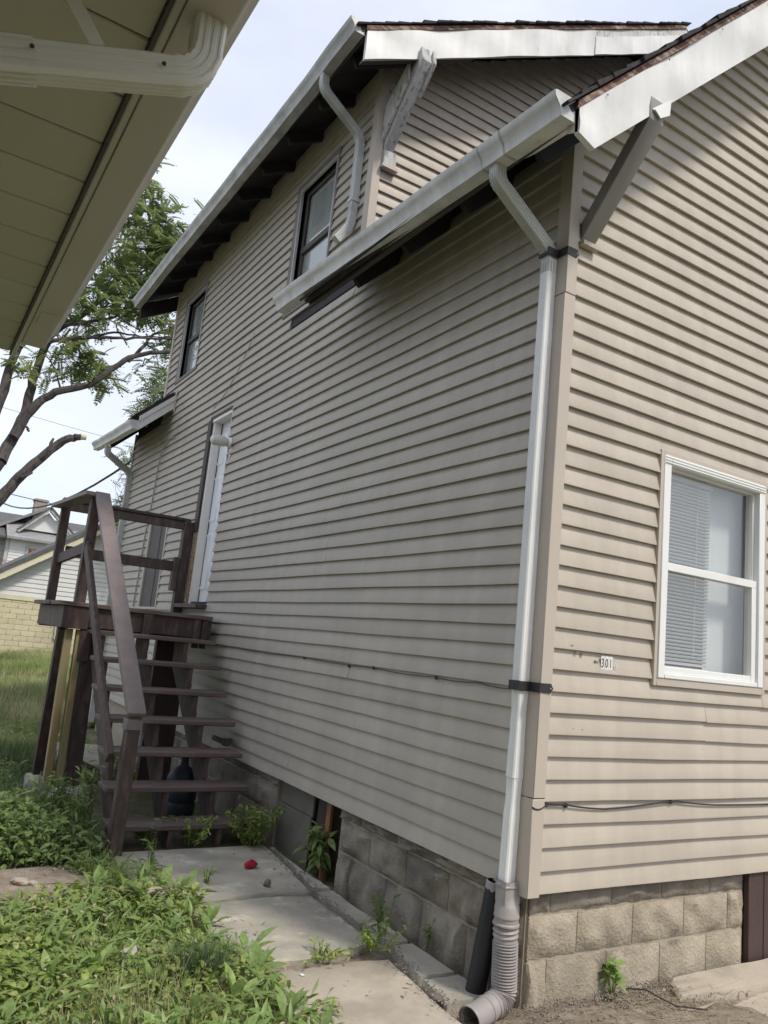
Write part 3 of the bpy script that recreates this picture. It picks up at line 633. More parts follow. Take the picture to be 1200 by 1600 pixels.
def strap(par, z, tilt=0.0):
    x0, x1, y0, y1 = dsx-.042, dsx+.038, dsy-.037, dsy+.036
    h = .022
    m_ = MB().box(x0-.003, x0, y0-.003, y1, z-h, z+h).box(x0, -.030, y0-.004, y0-.001, z-h, z+h).box(-.034, -.030, -.0325, y0-.001, z-h, z+h)
    m_.prism([(-.03, -.0325, z-h), (.035, -.0325, z-h), (.052, -.0325, z), (.035, -.0325, z+h), (-.03, -.0325, z+h)], (0, .003, 0))
    s = m_.build('strap', M['strap'], par, wob=.001)
    MB().lathe([(.004, 0), (.003, .003)], (.034, -.0325, z), (0, -1, 0), 6).build('screw', M['aluminium'], par)
strap(d1b, 3.165); strap(d1b, .925)
d2 = downspout('downspout', M['pipe_grey'], H, [(-.475, 2.42, 5.56), (-.475, 2.42, 5.42), (-.05, 2.50, 5.22), (-.05, 2.50, 4.42), (-.17, 2.50, 4.24)], .07, .06, corner=.09)
box('clip', M['pipe_grey'], d2, -.09, -.01, 2.462, 2.538, 4.62, 4.65)
d3 = downspout('downspout', M['pipe_grey'], H, [(-.475, 8.65, 3.5), (-.475, 8.65, 3.40), (-.05, 8.93, 3.22), (-.05, 8.93, -.4)], .085, .065, corner=.08)
# ------------------------------------------------------------------ knee braces
br = MB().prism([(.062, -.022, 3.25), (.062, -.022, 3.36), (.062, -.45, 3.86), (.062, -.45, 3.735)], (.10, 0, 0)).build('knee_brace', M['brace_grey'], H, .004)
MB().box(.055, .175, -.055, -.016, 3.225, 3.248).build('brace_foot', M['trim_tan'], br)
ub = MB().prism([(.052, 2.275, 5.02), (.052, 2.275, 5.20), (.052, 1.83, 5.70), (.052, 1.79, 5.56)], (.088, 0, 0)).build('knee_brace', M['old_white'], H, .004)
MB().prism([(.1445, 1.96, 5.37), (.1445, 1.96, 5.50), (.1445, 1.80, 5.69), (.1445, 1.775, 5.56)], (.032, 0, 0)).build('brace_ply', M['old_white'], ub, .004)
MB().prism([(.020, 2.27, 5.10), (.020, 2.27, 5.40), (.020, 1.95, 5.62), (.020, 1.95, 5.46)], (.028, 0, 0)).build('brace_ply', M['old_white'], ub, .003)
MB().box(.05, .165, 2.24, 2.283, 4.90, 5.02).build('brace_leg', M['old_white'], ub)
MB().box(.035, .185, 2.225, 2.283, 4.862, 4.89).build('brace_foot', M['trim_tan'], ub)
# ------------------------------------------------------------------ windows and the door
def tri_win(P, t0, t1, z0, z1): pass
def front_window():
    a, b, c, d = FW; w = thing_part('window', H)
    rec = MB().box(a-.0, b, -.004, .004, c, d)
    tr = .026
    for (x0, x1, zz0, zz1) in ((a, a+tr, c, d), (b-tr, b, c, d), (a+tr, b-tr, d-tr, d), (a+tr, b-tr, c, c+.04)):
        MB().box(x0, x1, -.030, .002, zz0, zz1).build('casing', M['trim_tan'], w, .002)
    a, b, c, d = a+tr, b-tr, c+.04, d-tr; f = .055
    for (x0, x1, zz0, zz1) in ((a, a+f, c, d), (b-f, b, c, d), (a+f, b-f, d-f, d), (a+f, b-f, c, c+.028)):
        MB().box(x0, x1, -.036, .06, zz0, zz1).build('frame', M['win_white'], w, .004)
    for i in range(3):
        MB().box(a+.004, b-.004, -.040-.001*i, -.036, d-.014-i*.016, d-.010-i*.016).build('frame_bead', M['win_white'], w)
    a, b, c, d = a+f, b-f, c+.028, d-f; mid = c+(d-c)*.505
    # lower sash
    for (x0, x1, zz0, zz1) in ((a, a+.012, c, mid+.02), (b-.045, b, c, mid-.02), (a+.012, b-.045, c, c+.035), (a+.012, b, mid-.022, mid+.022)):
        MB().box(x0, x1, -.022, .028, zz0, zz1).build('sash', M['win_white'], w, .003)
    for (x0, x1, zz0, zz1) in ((a, a+.010, mid+.023, d), (b-.018, b, mid+.023, d), (a+.010, b-.018, d-.012, d)):
        MB().box(x0, x1, .0, .05, zz0, zz1).build('sash', M['win_white'], w, .003)
    MB().box(a+.013, b-.046, .004, .008, c+.036, mid-.023).build('pane', M['glass'], w)
    MB().box(a+.011, b-.019, .024, .028, mid+.023, d-.013).build('pane', M['glass'], w)
    # blind hanging over the left two thirds
    bx1 = a+(b-a)*.635
    bl = MB(); z = d-.03
    n = 0
    while z > c+.06:
        bl.add([(a+.015, .090, z+.0085), (bx1, .090, z+.0085), (bx1, .094, z), (a+.015, .094, z), (bx1, .102, z-.006), (a+.015, .102, z-.006)], [(0, 1, 2, 3), (3, 2, 4, 5)]); z -= .0205; n += 1
    o = bl.build('blind_slats', M['blind'], w); tag(o, kind='stuff')
    MB().box(a+.012, bx1, .08, .112, c+.028, c+.043).build('blind_rail', M['blind'], w)
    MB().box(a+.012, bx1, .078, .115, d-.03, d).build('blind_head', M['blind'], w)
    for fx in (.2, .75):
        MB().box(a+(bx1-a)*fx-.001, a+(bx1-a)*fx+.001, .083, .085, c+.1, d-.03).build('blind_cord', M['blind'], w)
    MB().box(bx1+.01, b+.14, .125, .13, c-.04, d+.04).build('shade', M['shade'], w)
    MB().box(a-.2, b+.2, .30, .31, c-.2, d+.2).build('room_back', M['dark_room'], w)
def thing_part(name, parent):
    o = bpy.data.objects.new(name, None); COL.objects.link(o); o.parent = parent; o.empty_display_size = .1
    o.location = (0, 0, 0); return o
front_window()
# cut the sheathing where the front window is (so the panes show depth)
def cut_sheath(ob, x0, x1, y0, y1, z0, z1):
    bm = bmesh.new(); bm.from_mesh(ob.data); off = origin(ob)
    bmesh.ops.triangulate(bm, faces=[f for f in bm.faces if len(f.verts) > 4])
    for co, no in (((x0,0,0),(1,0,0)), ((x1,0,0),(1,0,0)), ((0,y0,0),(0,1,0)), ((0,y1,0),(0,1,0)), ((0,0,z0),(0,0,1)), ((0,0,z1),(0,0,1))):
        bmesh.ops.bisect_plane(bm, geom=bm.verts[:]+bm.edges[:]+bm.faces[:], plane_co=Vector(co)-off, plane_no=no)
    kill = []
    for f in bm.faces:
        c = f.calc_center_median()+off
        if x0 < c.x < x1 and y0 < c.y < y1 and z0 < c.z < z1: kill.append(f)
    bmesh.ops.delete(bm, geom=kill, context='FACES'); bm.to_mesh(ob.data); bm.free()
cut_sheath(front, FW[0]+.02, FW[1]-.02, -.5, .5, FW[2]+.02, FW[3]-.02)
def side_window(a, b, c, d, cas=.085, paneM='glass_dirty', back='sky_reflection_sheet', storm=True, mull=True, far=.0):
    w = thing_part('window', H)
    for (y0, y1, z0, z1) in ((b-cas, b, c, d), (a, a+.03, c, d), (a+.03, b-cas, d-.07, d), (a+.03, b-cas, c, c+.045)):
        MB().box(-.024, .01, y0, y1, z0, z1).build('casing', M['win_old'], w, .003)
    y0, y1, z0, z1 = a+.03, b-cas, c+.045, d-.07
    for (p0, p1, q0, q1) in ((y0, y0+.014, z0, z1), (y1-.014, y1, z0, z1), (y0+.014, y1-.014, z1-.014, z1)):
        MB().box(-.026, .0, p0, p1, q0, q1).build('storm_frame', M['aluminium'], w)
    mid = (z0+z1)/2
    MB().box(.035, .075, y0, y1, mid-.03, mid+.03).build('meeting_rail', M['sash_dark'], w, .003)
    for (p0, p1, q0, q1) in ((y0+.0, y0+.05, z0, z1), (y1-.05, y1, z0, z1), (y0+.05, y1-.05, z1-.05, z1), (y0+.05, y1-.05, z0, z0+.05)):
        MB().box(.04, .07, p0, p1, q0, q1).build('sash', M['sash_dark'], w, .003)
    MB().box(.046, .050, y0+.05, y1-.05, mid+.03, z1-.05).build('pane', M[paneM], w)
    MB().box(.058, .062, y0+.05, y1-.05, z0+.05, mid-.03).build('pane', M[paneM], w)
    MB().box(.066, .076, y0+.052, y1-.052, z0+.052, z1-.052).build('sky_reflection_sheet', M[back], w)
    return w
def side_openings():
    for q in (WUP1, WUP2, WLOW, DOOR):
        cut_sheath(side, -.5, .5, q[0]+.03, q[1]-.03, q[2]+.03, q[3]-.03)
    side_window(*WUP1); side_window(*WUP2)
    w = thing_part('boarded_window', H); a, b, c, d = WLOW
    for (y0, y1, z0, z1) in ((b-.07, b, c, d), (a, a+.04, c, d), (a+.04, b-.07, d-.05, d), (a+.04, b-.07, c, c+.03)):
        MB().box(-.028, .01, y0, y1, z0, z1).build('casing', M['trim_tan'], w, .003)
    MB().box(-.006, .02, a+.04, b-.07, c+.03, d-.05).build('dark_panel', M['sash_dark'], w)
    MB().box(-.012, -.006, a+.30, a+.315, c+.03, d-.05).build('panel_bead', M['sash_dark'], w)
side_openings()
def side_door():
    a, b, c, d = DOOR; D = thing_part('door', H)
    x = .085
    MB().box(x, x+.04, a, b, c, d).build('door_slab', M['door'], D)
    # raised panels: three rows, two columns
    W = b-a; rows = [(c+.16, c+.78), (c+.90, c+1.42), (c+1.54, d-.16)]
    for (z0, z1) in rows:
        for (f0, f1) in ((.10, .46), (.54, .90)):
            y0, y1 = a+W*f0, a+W*f1; g = .022
            MB().add([(x-.001, y0, z0), (x-.001, y1, z0), (x-.001, y1, z1), (x-.001, y0, z1), (x-.012, y0+g, z0+g), (x-.012, y1-g, z0+g), (x-.012, y1-g, z1-g), (x-.012, y0+g, z1-g), (x-.004, y0+2*g, z0+2*g), (x-.004, y1-2*g, z0+2*g), (x-.004, y1-2*g, z1-2*g), (x-.004, y0+2*g, z1-2*g)],
                     [(0,1,5,4),(1,2,6,5),(2,3,7,6),(3,0,4,7),(4,5,9,8),(5,6,10,9),(6,7,11,10),(7,4,8,11),(8,9,10,11)]).build('door_panel', M['door'], D)
    # frame: white jamb on the far side, brown casing outside it
    MB().box(-.008, x+.0, b-.115, b-.063, c, d-.041).build('jamb', M['door_frame'], D, .002)
    MB().box(x-.010, x+.002, b-.122, b-.1155, c, d-.041).build('dark_gap_strip', M['sash_dark'], D)  # dark strip painted for the shaded gap between jamb and slab
    MB().box(-.02, x, a, b-.06, d-.04, d).build('jamb', M['door_frame'], D, .002)
    MB().box(.02, x+.02, a-.0, a+.02, c, d-.04).build('jamb', M['door_frame'], D, .002)
    MB().box(-.034, .03, b-.062, b+.045, 2.08, d+.0).build('door_casing', M['brown_trim'], D, .003)
    MB().box(-.022, .03, b-.06, b+.03, c, 2.078).build('door_casing', M['raw_wood'], D, .002, wob=.002)
    MB().box(-.028, .03, a, b, d+.001, d+.035).build('door_casing', M['brown_trim'], D, .003)
    MB().box(-.018, .0, a-.018, a-.001, c+.9, d+.02).build('edge_strip', M['aluminium'], D)
    MB().box(-.13, .10, a-.03, b+.03, c-.045, c-.005).build('threshold', M['stain'], D, .004, wob=.002)
side_door()
# ------------------------------------------------------------------ small fittings on the walls
L = thing('porch_light', (-.02, 4.79, 2.97), 'white jelly jar porch light on the wall beside the door', 'wall lamp')
MB().lathe([(.055, 0), (.06, .012), (.045, .03), (.035, .045)], (-.014, 4.79, 2.97), (-1, 0, 0), 18).build('mount', M['win_white'], L, smooth=True)
MB().lathe([(.030, 0), (.05, .015), (.057, .05), (.057, .12), (.048, .155), (.022, .172), (.004, .176)], (-.058, 4.79, 2.97), (-1, 0, 0), 18).build('glass_jar', M['lamp_glass'], L, smooth=True)
MB().lathe([(.038, 0), (.042, .008), (.040, .02)], (-.05, 4.79, 2.97), (-1, 0, 0), 18).build('collar', M['aluminium'], L, smooth=True)
MB().prism([(-.016, 4.74, 2.83), (-.016, 4.79, 2.80), (-.016, 4.80, 2.90), (-.016, 4.74, 2.92)], (.003, 0, 0)).build('bracket', M['win_white'], L)
# house number
hn_ = thing_part('house_number', H)
def text_part(txt, size, x, z, m, parent, name='numeral', y=-.0205):
    cu = bpy.data.curves.new(name, 'FONT'); cu.body = txt; cu.size = size; cu.extrude = .0004; cu.align_x = 'LEFT'
    to = bpy.data.objects.new(name, cu); COL.objects.link(to); bpy.context.view_layer.update()
    me = bpy.data.meshes.new_from_object(to.evaluated_get(bpy.context.evaluated_depsgraph_get())); COL.objects.unlink(to); bpy.data.objects.remove(to)
    me.materials.clear(); me.materials.append(m); o = bpy.data.objects.new(name, me); COL.objects.link(o); o.parent = parent
    o.rotation_euler = (math.pi/2, 0, 0); o.location = Vector((x, y, z))-origin(parent); return o
zz = 10*CO+.012
for i, ch in enumerate('301'):
    x0 = .378+i*.028
    MB().box(x0, x0+.026, -.0212, -.0195, zz+.012, zz+.078).build('number_plate', M['sticker'], hn_)
    o = text_part(ch, .060, x0+.002, zz+.022, M['ink'], hn_, 'numeral', -.0222); o.scale = (.66, 1.05, 1)
for (x0, x1, z0, z1) in ((.466, .474, .052, .072), (.474, .486, .016, .034), (.490, .494, .020, .045)):
    MB().box(x0, x1, -.0212, -.0195, zz+z0, zz+z1).build('number_plate', M['sticker'], hn_)
text_part('1', .020, .467, zz+.055, M['glue'], hn_, y=-.0222); text_part('2', .020, .475, zz+.018, M['glue'], hn_, y=-.0222)
MB().box(.335, .365, -.0205, -.0165, zz+.045, zz+.048).box(.335, .341, -.0205, -.0165, zz+.048, zz+.052).box(.335, .341, -.0205, -.0165, zz+.041, zz+.045).build('arrow', M['sash_dark'], hn_)
for (x, z, s) in ((.16, 11*CO+.018, .012), (.20, 11*CO-.012, .008), (.24, 11*CO-.016, .010), (.27, 7*CO+.03, .004), (.21, 7*CO+.034, .003)):
    MB().box(x, x+s*1.5, -.0225, -.0125, z, z+s*.5).build('glue_residue', M['raw_wood'], hn_)
# cables
def sag(pts, n=10, s=.0):
    out = []
    for a, b in zip(pts[:-1], pts[1:]):
        a, b = Vector(a), Vector(b)
        for k in range(n):
            f = k/n; q = a.lerp(b, f); q.z -= s*4*f*(1-f); out.append(q)
    out.append(Vector(pts[-1])); return out
def cable(name, pts, r, m, label, cat='cable', seg=6, clips=()):
    c = MB().tube(pts, r, seg).build(name, m, None, smooth=True); tag(c, label, cat)
    for q in clips: MB().box(q[0]-.006, q[0]+.006, q[1]-.006, q[1]+.006, q[2]-.014, q[2]+.006).build('clip', M['strap'], c)
    return c
cable('cable', sag([(-.03, -.028, .385), (.055, -.026, .395)], 5, .015)+sag([(.06, -.022, .398), (.19, -.022, .392)], 3)+sag([(.19, -.022, .392), (.45, -.022, .368), (.93, -.022, .396), (1.0, -.022, .398), (1.33, -.022, .372), (2.2, -.022, .372), (3.4, -.022, .39), (6.3, -.022, .38)], 8, .004), .0045, M['cable'],
      'thin black cable tacked along the low front siding', clips=((.06, -.02, .398), (.19, -.02, .392), (.95, -.02, .398)))
cable('cable', sag([(-.02, .13, .905), (-.022, .45, .910), (-.022, .82, .905), (-.022, 1.5, .908), (-.022, 2.5, .912), (-.022, 3.9, .912), (-.022, 4.9, .914)], 8, .010), .0034, M['cable_brown'],
      'thin black cable sagging along the long siding wall', clips=((-.02, .82, .905), (-.02, 1.5, .91), (-.02, 1.82, .9), (-.02, 2.5, .91)))
cable('cable', [(-.02, 6.9, 3.42), (-.03, 7.1, 3.44), (-.05, 7.32, 3.33), (-.04, 7.42, 3.1), (-.03, 7.50, 2.7), (-.03, 7.6, 2.2), (-.03, 7.62, 1.7), (-.03, 7.66, 1.25)], .010, M['cable_grey'],
      'loose pale cable hanging down the wall left of the door')
cable('cable', [(-.02, 5.5, 3.5), (-.03, 5.1, 3.60), (-.02, 4.75, 3.86), (-.03, 4.55, 4.0), (-.02, 4.5, 4.1)], .004, M['cable_grey'], 'frayed thin wire on the siding above the white door')
cable('power_line', sag([(0, 8.9, 3.48), (-1.0, 24, 4.75), (-14, 60, 7.2)], 14, .75), .018, M['cable'], 'thick black service wire sagging from the house to the left', 'power line')
cable('power_line', sag([(9, 31, 5.2), (-2.0, 24.5, 4.85), (-16, 20, 5.6)], 10, .1), .014, M['cable'], 'black power line passing just above the brown chimney', 'power line')
cable('power_line', sag([(8, 30, 8.3), (-1.5, 27, 8.1), (-12, 24, 8.6)], 10, .1), .010, M['cable_grey'], 'faint upper power line behind the tree branches', 'power line')
# capped pipe through the wall by the stairs
pp = thing('wall_pipe', (-.02, 3.7, .11), 'short dark capped pipe poking from the siding beside the stairs', 'pipe')
MB().tube([(-.0, 3.72, .125), (-.06, 3.70, .12), (-.10, 3.75, .118), (-.10, 3.92, .118)], .022, 10).build('pipe', M['pvc_brown'], pp, smooth=True)
MB().lathe([(.028, 0), (.030, .02), (.030, .06), (.026, .065)], (-.10, 3.60, .118), (0, 1, 0), 12).build('cap', M['pvc_brown'], pp)
# ------------------------------------------------------------------ downspout extension and the loose black pipe
E_ = thing('drain_hose', (dsx, dsy, GZ), 'grey corrugated flexible drain hose below the white downspout', 'drain hose')
cx, cy = dsx+.005, dsy-.005
def rect_round(w, d, k):  # k 0 rect .. 1 round (24 verts)
    P = []
    for i in range(24):
        a = 2*math.pi*(i+.5)/24; c, s = math.cos(a), math.sin(a); m_ = max(abs(c)/(w/2), abs(s)/(d/2)); r = 1/m_; R = .056
        q = r*(1-k)+R*k; P.append((c*q, s*q))
    return P
def hose():
    rows = [(.045, .092, .080, 0, 1.0), (.045, .092, .08, 0, 1.0), (.028, .092, .08, 0, 1.0), (.024, .098, .086, 0, 1.0), (.018, .098, .086, 0, 1), (.014, .090, .078, 0, 1), (-.035, .09, .08, .15, 1), (-.06, .09, .08, .9, .96), (-.068, .09, .08, 1, 1.02), (-.10, .09, .08, 1, 1.02), (-.104, .09, .08, 1, 1.06), (-.112, .09, .08, 1, 1.06), (-.116, .09, .08, 1, 1.0), (-.135, .09, .08, 1, 1.0), (-.140, .09, .08, 1, 1.1), (-.148, .09, .08, 1, 1.1)]
    V = []; 
    for (z, w, d, k, s) in rows:
        for (a, b) in rect_round(w, d, k): V.append((cx+a*s, cy+b*s, z+random.uniform(-.0005, .0005)))
    n = 24; F = [(i*n+k, i*n+(k+1) % n, (i+1)*n+(k+1) % n, (i+1)*n+k) for i in range(len(rows)-1) for k in range(n)]
    MB().add(V, F).build('adapter', M['grey_plastic'], E_, smooth=True)
    MB().lathe([(.0028, 0), (.002, .003)], (dsx-.046, dsy, .032), (-1, 0, 0), 6).build('screw', M['aluminium'], E_)
    # corrugated part: three loose folds, then tight ones, then the bend
    path = []; z = -.15
    for k in range(3): path.append((Vector((cx+.002*k, cy, z-.022*k)), 0))
    P0 = Vector((cx+.004, cy, -.215)); P1 = Vector((cx+.008, cy-.006, -.405)); 
    end = Vector((-.275, .010, -.490)); b2e = Vector((-.128, .045, -.470))
    pts = [Vector((cx, cy, -.148)), P0]
    N = 18
    for i in range(1, N+1): pts.append(P0.lerp(P1, i/N))
    b0 = P1; b1 = P1+Vector((.004, -.004, -.066)); b2 = b2e
    for i in range(1, 13):
        f = i/12; pts.append(b0.lerp(b1, f).lerp(b1.lerp(b2, f), f))
    dense = []; 
    for a, b in zip(pts[:-1], pts[1:]):
        for k in range(6): dense.append(a.lerp(b, k/6))
    dense.append(pts[-1])
    rad = []; acc = 0
    for i, q in enumerate(dense):
        if i: acc += (q-dense[i-1]).length
        if acc < .066: per = .024; am = .005
        else: per = .0128; am = .0042
        rad.append(.0555+am*math.cos(2*math.pi*acc/per))
    MB().tube(dense, rad, 24, cap=False).build('corrugated_hose', M['grey_plastic'], E_, smooth=True)
    # end coupling
    d = (end-b2).normalized(); rows = [(.054, 0), (.058, .004), (.058, .012), (.054, .016), (.054, .045), (.059, .049), (.059, .058), (.055, .062), (.056, .15), (.061, .156), (.061, .168), (.059, .172)]
    ax = d; X = ax.cross(Vector((0, 0, 1))).normalized(); Y = ax.cross(X); V = []
    for (r, h) in rows+[(r-.004, h) for r, h in reversed(rows)]:
        for k in range(24):
            a = 2*math.pi*k/24; V.append(b2-d*.012+ax*h+(X*math.cos(a)+Y*math.sin(a))*r)
    m_ = 2*len(rows); F = [(i*24+k, i*24+(k+1) % 24, ((i+1) % m_)*24+(k+1) % 24, ((i+1) % m_)*24+k) for i in range(m_) for k in range(24)]
    MB().add(V, F).build('coupling', M['grey_plastic'], E_, smooth=True)
hose()
bp_ = thing('black_pipe', (-.07, .21, GZ), 'black plastic pipe standing upright between the grey hose and foundation', 'pipe')
def black_pipe():
    a, b = Vector((-.085, .215, GZ-.01)), Vector((-.035, .175, .005)); r = .047
    V = []; n = 24; t = (b-a).normalized(); X = t.cross(Vector((0, 1, 0))).normalized(); Y = t.cross(X)
    for (c, rr_) in ((a, r), (b, r), (b, r-.005), (a, r-.005)):
        for k in range(n):
            an = 2*math.pi*k/n; V.append(c+(X*math.cos(an)+Y*math.sin(an))*rr_)
    F = [(i*n+k, i*n+(k+1) % n, ((i+1) % 4)*n+(k+1) % n, ((i+1) % 4)*n+k) for i in range(4) for k in range(n)]
    MB().add(V, F).build('pipe', M['black_plastic'], bp_, smooth=True)
    V = []
    for (h, rr_) in ((-.035, r+.001), (-.002, r+.002), (.002, r-.002)):
        for k in range(n):
            an = 2*math.pi*k/n; jag = .006*math.sin(k*2.3) if h < 0 and h < -.01 else 0
            V.append(b+t*(h+jag)+(X*math.cos(an)+Y*math.sin(an))*rr_)
    F = [(i*n+k, i*n+(k+1) % n, (i+1)*n+(k+1) % n, (i+1)*n+k) for i in range(2) for k in range(n)]
    MB().add(V, F).build('torn_rim', M['grey_plastic'], bp_, smooth=True)
black_pipe()
# ------------------------------------------------------------------ wooden stairs and landing
T = thing('wooden_staircase', (-.7, 2.7, GZ), 'dark brown wooden open stair climbing to the white side door landing', 'staircase')
def stairs():
    st, tr, rl = M['stain'], M['stain_tread'], M['stain_rail']
    Y = lambda k: 2.79+.2265*k
    Z = lambda k: -.331+.2125*k
    for k in range(7):
        dx = random.uniform(-.012, .012); t_ = random.uniform(-.004, .004)
        MB().add([(-1.185+dx, Y(k), Z(k)-.038), (-.105+dx, Y(k)+t_, Z(k)-.038), (-.105+dx, Y(k)+.26, Z(k)-.038), (-1.185+dx, Y(k)+.26, Z(k)-.038),
                  (-1.185+dx, Y(k), Z(k)), (-.105+dx, Y(k)+t_, Z(k)-.002), (-.105+dx, Y(k)+.26, Z(k)), (-1.185+dx, Y(k)+.26, Z(k))],
                 [(0,3,2,1),(4,5,6,7),(0,1,5,4),(1,2,6,5),(2,3,7,6),(3,0,4,7)]).build('tread', tr, T, .006)
    for x in (-1.13, -.76, -.40):
        low = [(x, 2.83, GZ-.02), (x, 3.02, GZ-.02), (x, 4.46, Z(6)-.25), (x, 4.46, Z(6)-.042)]
        saw = []
        for k in range(6, -1, -1):
            saw += [(x, Y(k)+.03, Z(k)-.042)] if k == 6 else [(x, Y(k+1)+.03, Z(k)-.042), (x, Y(k)+.03, Z(k)-.042)]
        MB().prism(low+saw, (.04, 0, 0)).build('stringer', st, T, .002)
    for k in range(7):   # cleats nailed to the stringers
        for x in (-.712, -.352):
            MB().bar((x, Y(k)+.16, Z(k)-.045), (x+.006, Y(k)+.10, Z(k)-.21), .018, .05, (0, 1, 0)).build('cleat', st, T)
    # bottom post and its little foot
    MB().box(-1.215, -1.125, 2.60, 2.69, GZ-.02, .42).build('post', st, T, .006)
    MB().box(-1.225, -1.115, 2.59, 2.70, .33, .40).build('post_cap', rl, T, .004)
    box('foot_board', M['stain_tread'], T, -1.33, -1.13, 2.72, 2.96, GZ-.01, GZ+.05, .004)
    # handrail: broad board lying on the slope
    a, b = Vector((-1.17, 2.585, .43)), Vector((-1.255, 4.46, 2.155)); d = (b-a).normalized(); s = d.cross(Vector((0, 0, 1))).normalized(); n = s.cross(d)
    MB().bar(a, b, .128, .038, n).build('handrail', rl, T, .005)
    MB().bar((-1.285, 2.66, .14), (-1.315, 4.44, 1.66), .038, .09, n).build('mid_rail', st, T, .004)
    # landing
    x0, x1, y0, y1, zt = -1.44, -.085, 4.40, 5.80, 1.165
    nb = 10; w = (y1-y0)/nb
    for i in range(nb):
        MB().box(x0-.04-random.uniform(0, .02), x1+random.uniform(-.01, .0), y0-.03+i*w+.004, y0-.03+(i+1)*w-.003, zt-.036, zt+random.uniform(-.002, .002)).build('deck_board', tr, T, .003)
    MB().box(x0+.24, x1, y0+.01, y0+.05, .955, zt-.038).build('rim_joist', st, T, .003)
    MB().box(x0+.03, x1, y1-.06, y1-.02, .92, zt-.038).build('rim_joist', st, T, .003)
    MB().box(x0+.01, x0+.235, y0-.01, y1-.065, .935, zt-.038).build('beam', st, T, .004)
    MB().box(x1-.04, x1-.0, y0+.055, y1-.065, .92, zt-.038).build('joist', st, T, .003)
    MB().box(-.76, -.72, y0+.055, y1-.065, .94, zt-.038).build('joist', st, T, .003)
    MB().box(-.74, -.66, y0-.03, y0+.008, .80, zt-.040).build('cleat', st, T, .003)
    MB().box(-.26, -.20, y0-.02, y0+.008, .86, zt-.040).build('cleat', st, T, .003); MB().box(-.185, -.13, y0-.02, y0+.008, .86, zt-.040).build('cleat', st, T, .003)
    MB().box(-1.25, -1.16, y0-.0, y0+.08, .66, .934).build('post_splice', st, T, .003)
    # legs, two of them bare lumber, all standing on deck blocks
    for (p, q, w1, w2, m_, lab) in (((-1.385, 4.55, .93), (-1.315, 5.0, -.38), .085, .085, st, None), ((-1.34, 4.50, .93), (-1.315, 4.5, -.38), .06, .085, M['new_wood'], 'bare yellow lumber leg'),
                                  ((-1.255, 4.47, .93), (-1.225, 4.47, -.38), .055, .085, M['new_wood'], 'bare yellow lumber leg'), ((-1.155, 4.47, .93), (-1.115, 4.47, -.38), .12, .09, st, None)):
        o = MB().bar(p, q, w1, w2, (0, 1, 0)).build('leg', m_, T, .004)
        if lab: o['label'] = lab
    MB().box(-1.02, -.93, 5.6, 5.69, GZ, .92).build('leg', st, T, .004); MB().box(-.25, -.16, 5.55, 5.64, GZ, .92).build('leg', st, T, .004)
    # guard on the left and at the back
    MB().box(-1.40, -1.315, 5.60, 5.69, .95, 2.12).build('post', st, T, .005)
    MB().box(-1.335, -1.245, 4.47, 4.56, .95, 2.11).build('post', st, T, .005)
    MB().bar((-1.42, 5.70, 2.135), (-1.33, 4.42, 2.135), .15, .038).build('top_rail', rl, T, .004)
    MB().bar((-1.345, 5.60, 1.60), (-1.30, 4.40, 1.66), .038, .10).build('mid_rail', st, T, .004)
    MB().box(-1.40, -.06, 5.61, 5.65, 2.10, 2.19).build('top_rail', st, T, .004)
    MB().box(-1.40, -.06, 5.59, 5.69, 2.192, 2.225).build('top_rail', st, T, .004)
    MB().box(-1.30, -.10, 5.61, 5.65, 1.63, 1.74).build('mid_rail', st, T, .004)
    MB().box(-.13, -.03, 5.56, 5.66, zt, 2.19).build('post', st, T, .005)
    MB().box(-.19, -.132, 5.56, 5.65, 1.42, 1.78).build('rail_block', st, T, .004)
    # skirt board hanging below the landing
    MB().box(-.47, -.17, 4.78, 4.80, GZ, .90).build('skirt_panel', M['hatch'], T)
stairs()
# deck blocks
for i, (x, y, s) in enumerate(((-1.17, 4.44, 1), (-1.31, 4.98, .9))):
    B = MB(); w = .14*s; h = .17
    B.add([(x-w, y-w, GZ-.06), (x+w, y-w, GZ-.06), (x+w, y+w, GZ-.06), (x-w, y+w, GZ-.06), (x-w*.7, y-w*.7, GZ+h-.08), (x+w*.7, y-w*.7, GZ+h-.08), (x+w*.7, y+w*.7, GZ+h-.08), (x-w*.7, y+w*.7, GZ+h-.08)], [(0,3,2,1),(4,5,6,7),(0,1,5,4),(1,2,6,5),(2,3,7,6),(3,0,4,7)])
    o = B.build('deck_block', M['deck_block'], None, .012)
    tag(o, ('grey concrete deck block under the near pair of landing legs', 'grey concrete deck block under the rearmost dark landing leg')[i], 'concrete block', 'deck blocks under the landing')
for i, (x, y, r) in enumerate(((-1.03, 4.40, .09),)):
    B = MB().box(x-.06, x+.06, y-.08, y+.1, GZ-.05, GZ+.11); tag(B.build('concrete_chunk', M['deck_block'], None, .02, wob=.006), 'small grey concrete chunk beside the wide dark leg', 'concrete')
# pale rubble slab and branches behind the stairs
o = slab_poly('concrete_slab', [(-1.02, 5.4), (-.55, 5.3), (-.45, 6.6), (-1.0, 6.8)], GZ+.12, .2, M['concrete'], None); tag(o, 'grey concrete slab in the grass behind the stairs', 'slab')
o = MB().tube([(-1.05, 4.9, GZ+.25), (-.9, 4.7, GZ+.19), (-.72, 4.55, GZ+.10)], [.018, .022, .014], 6).build('stick', M['bark'], None); tag(o, 'dark stick lying on the slab behind the stairs', 'stick')
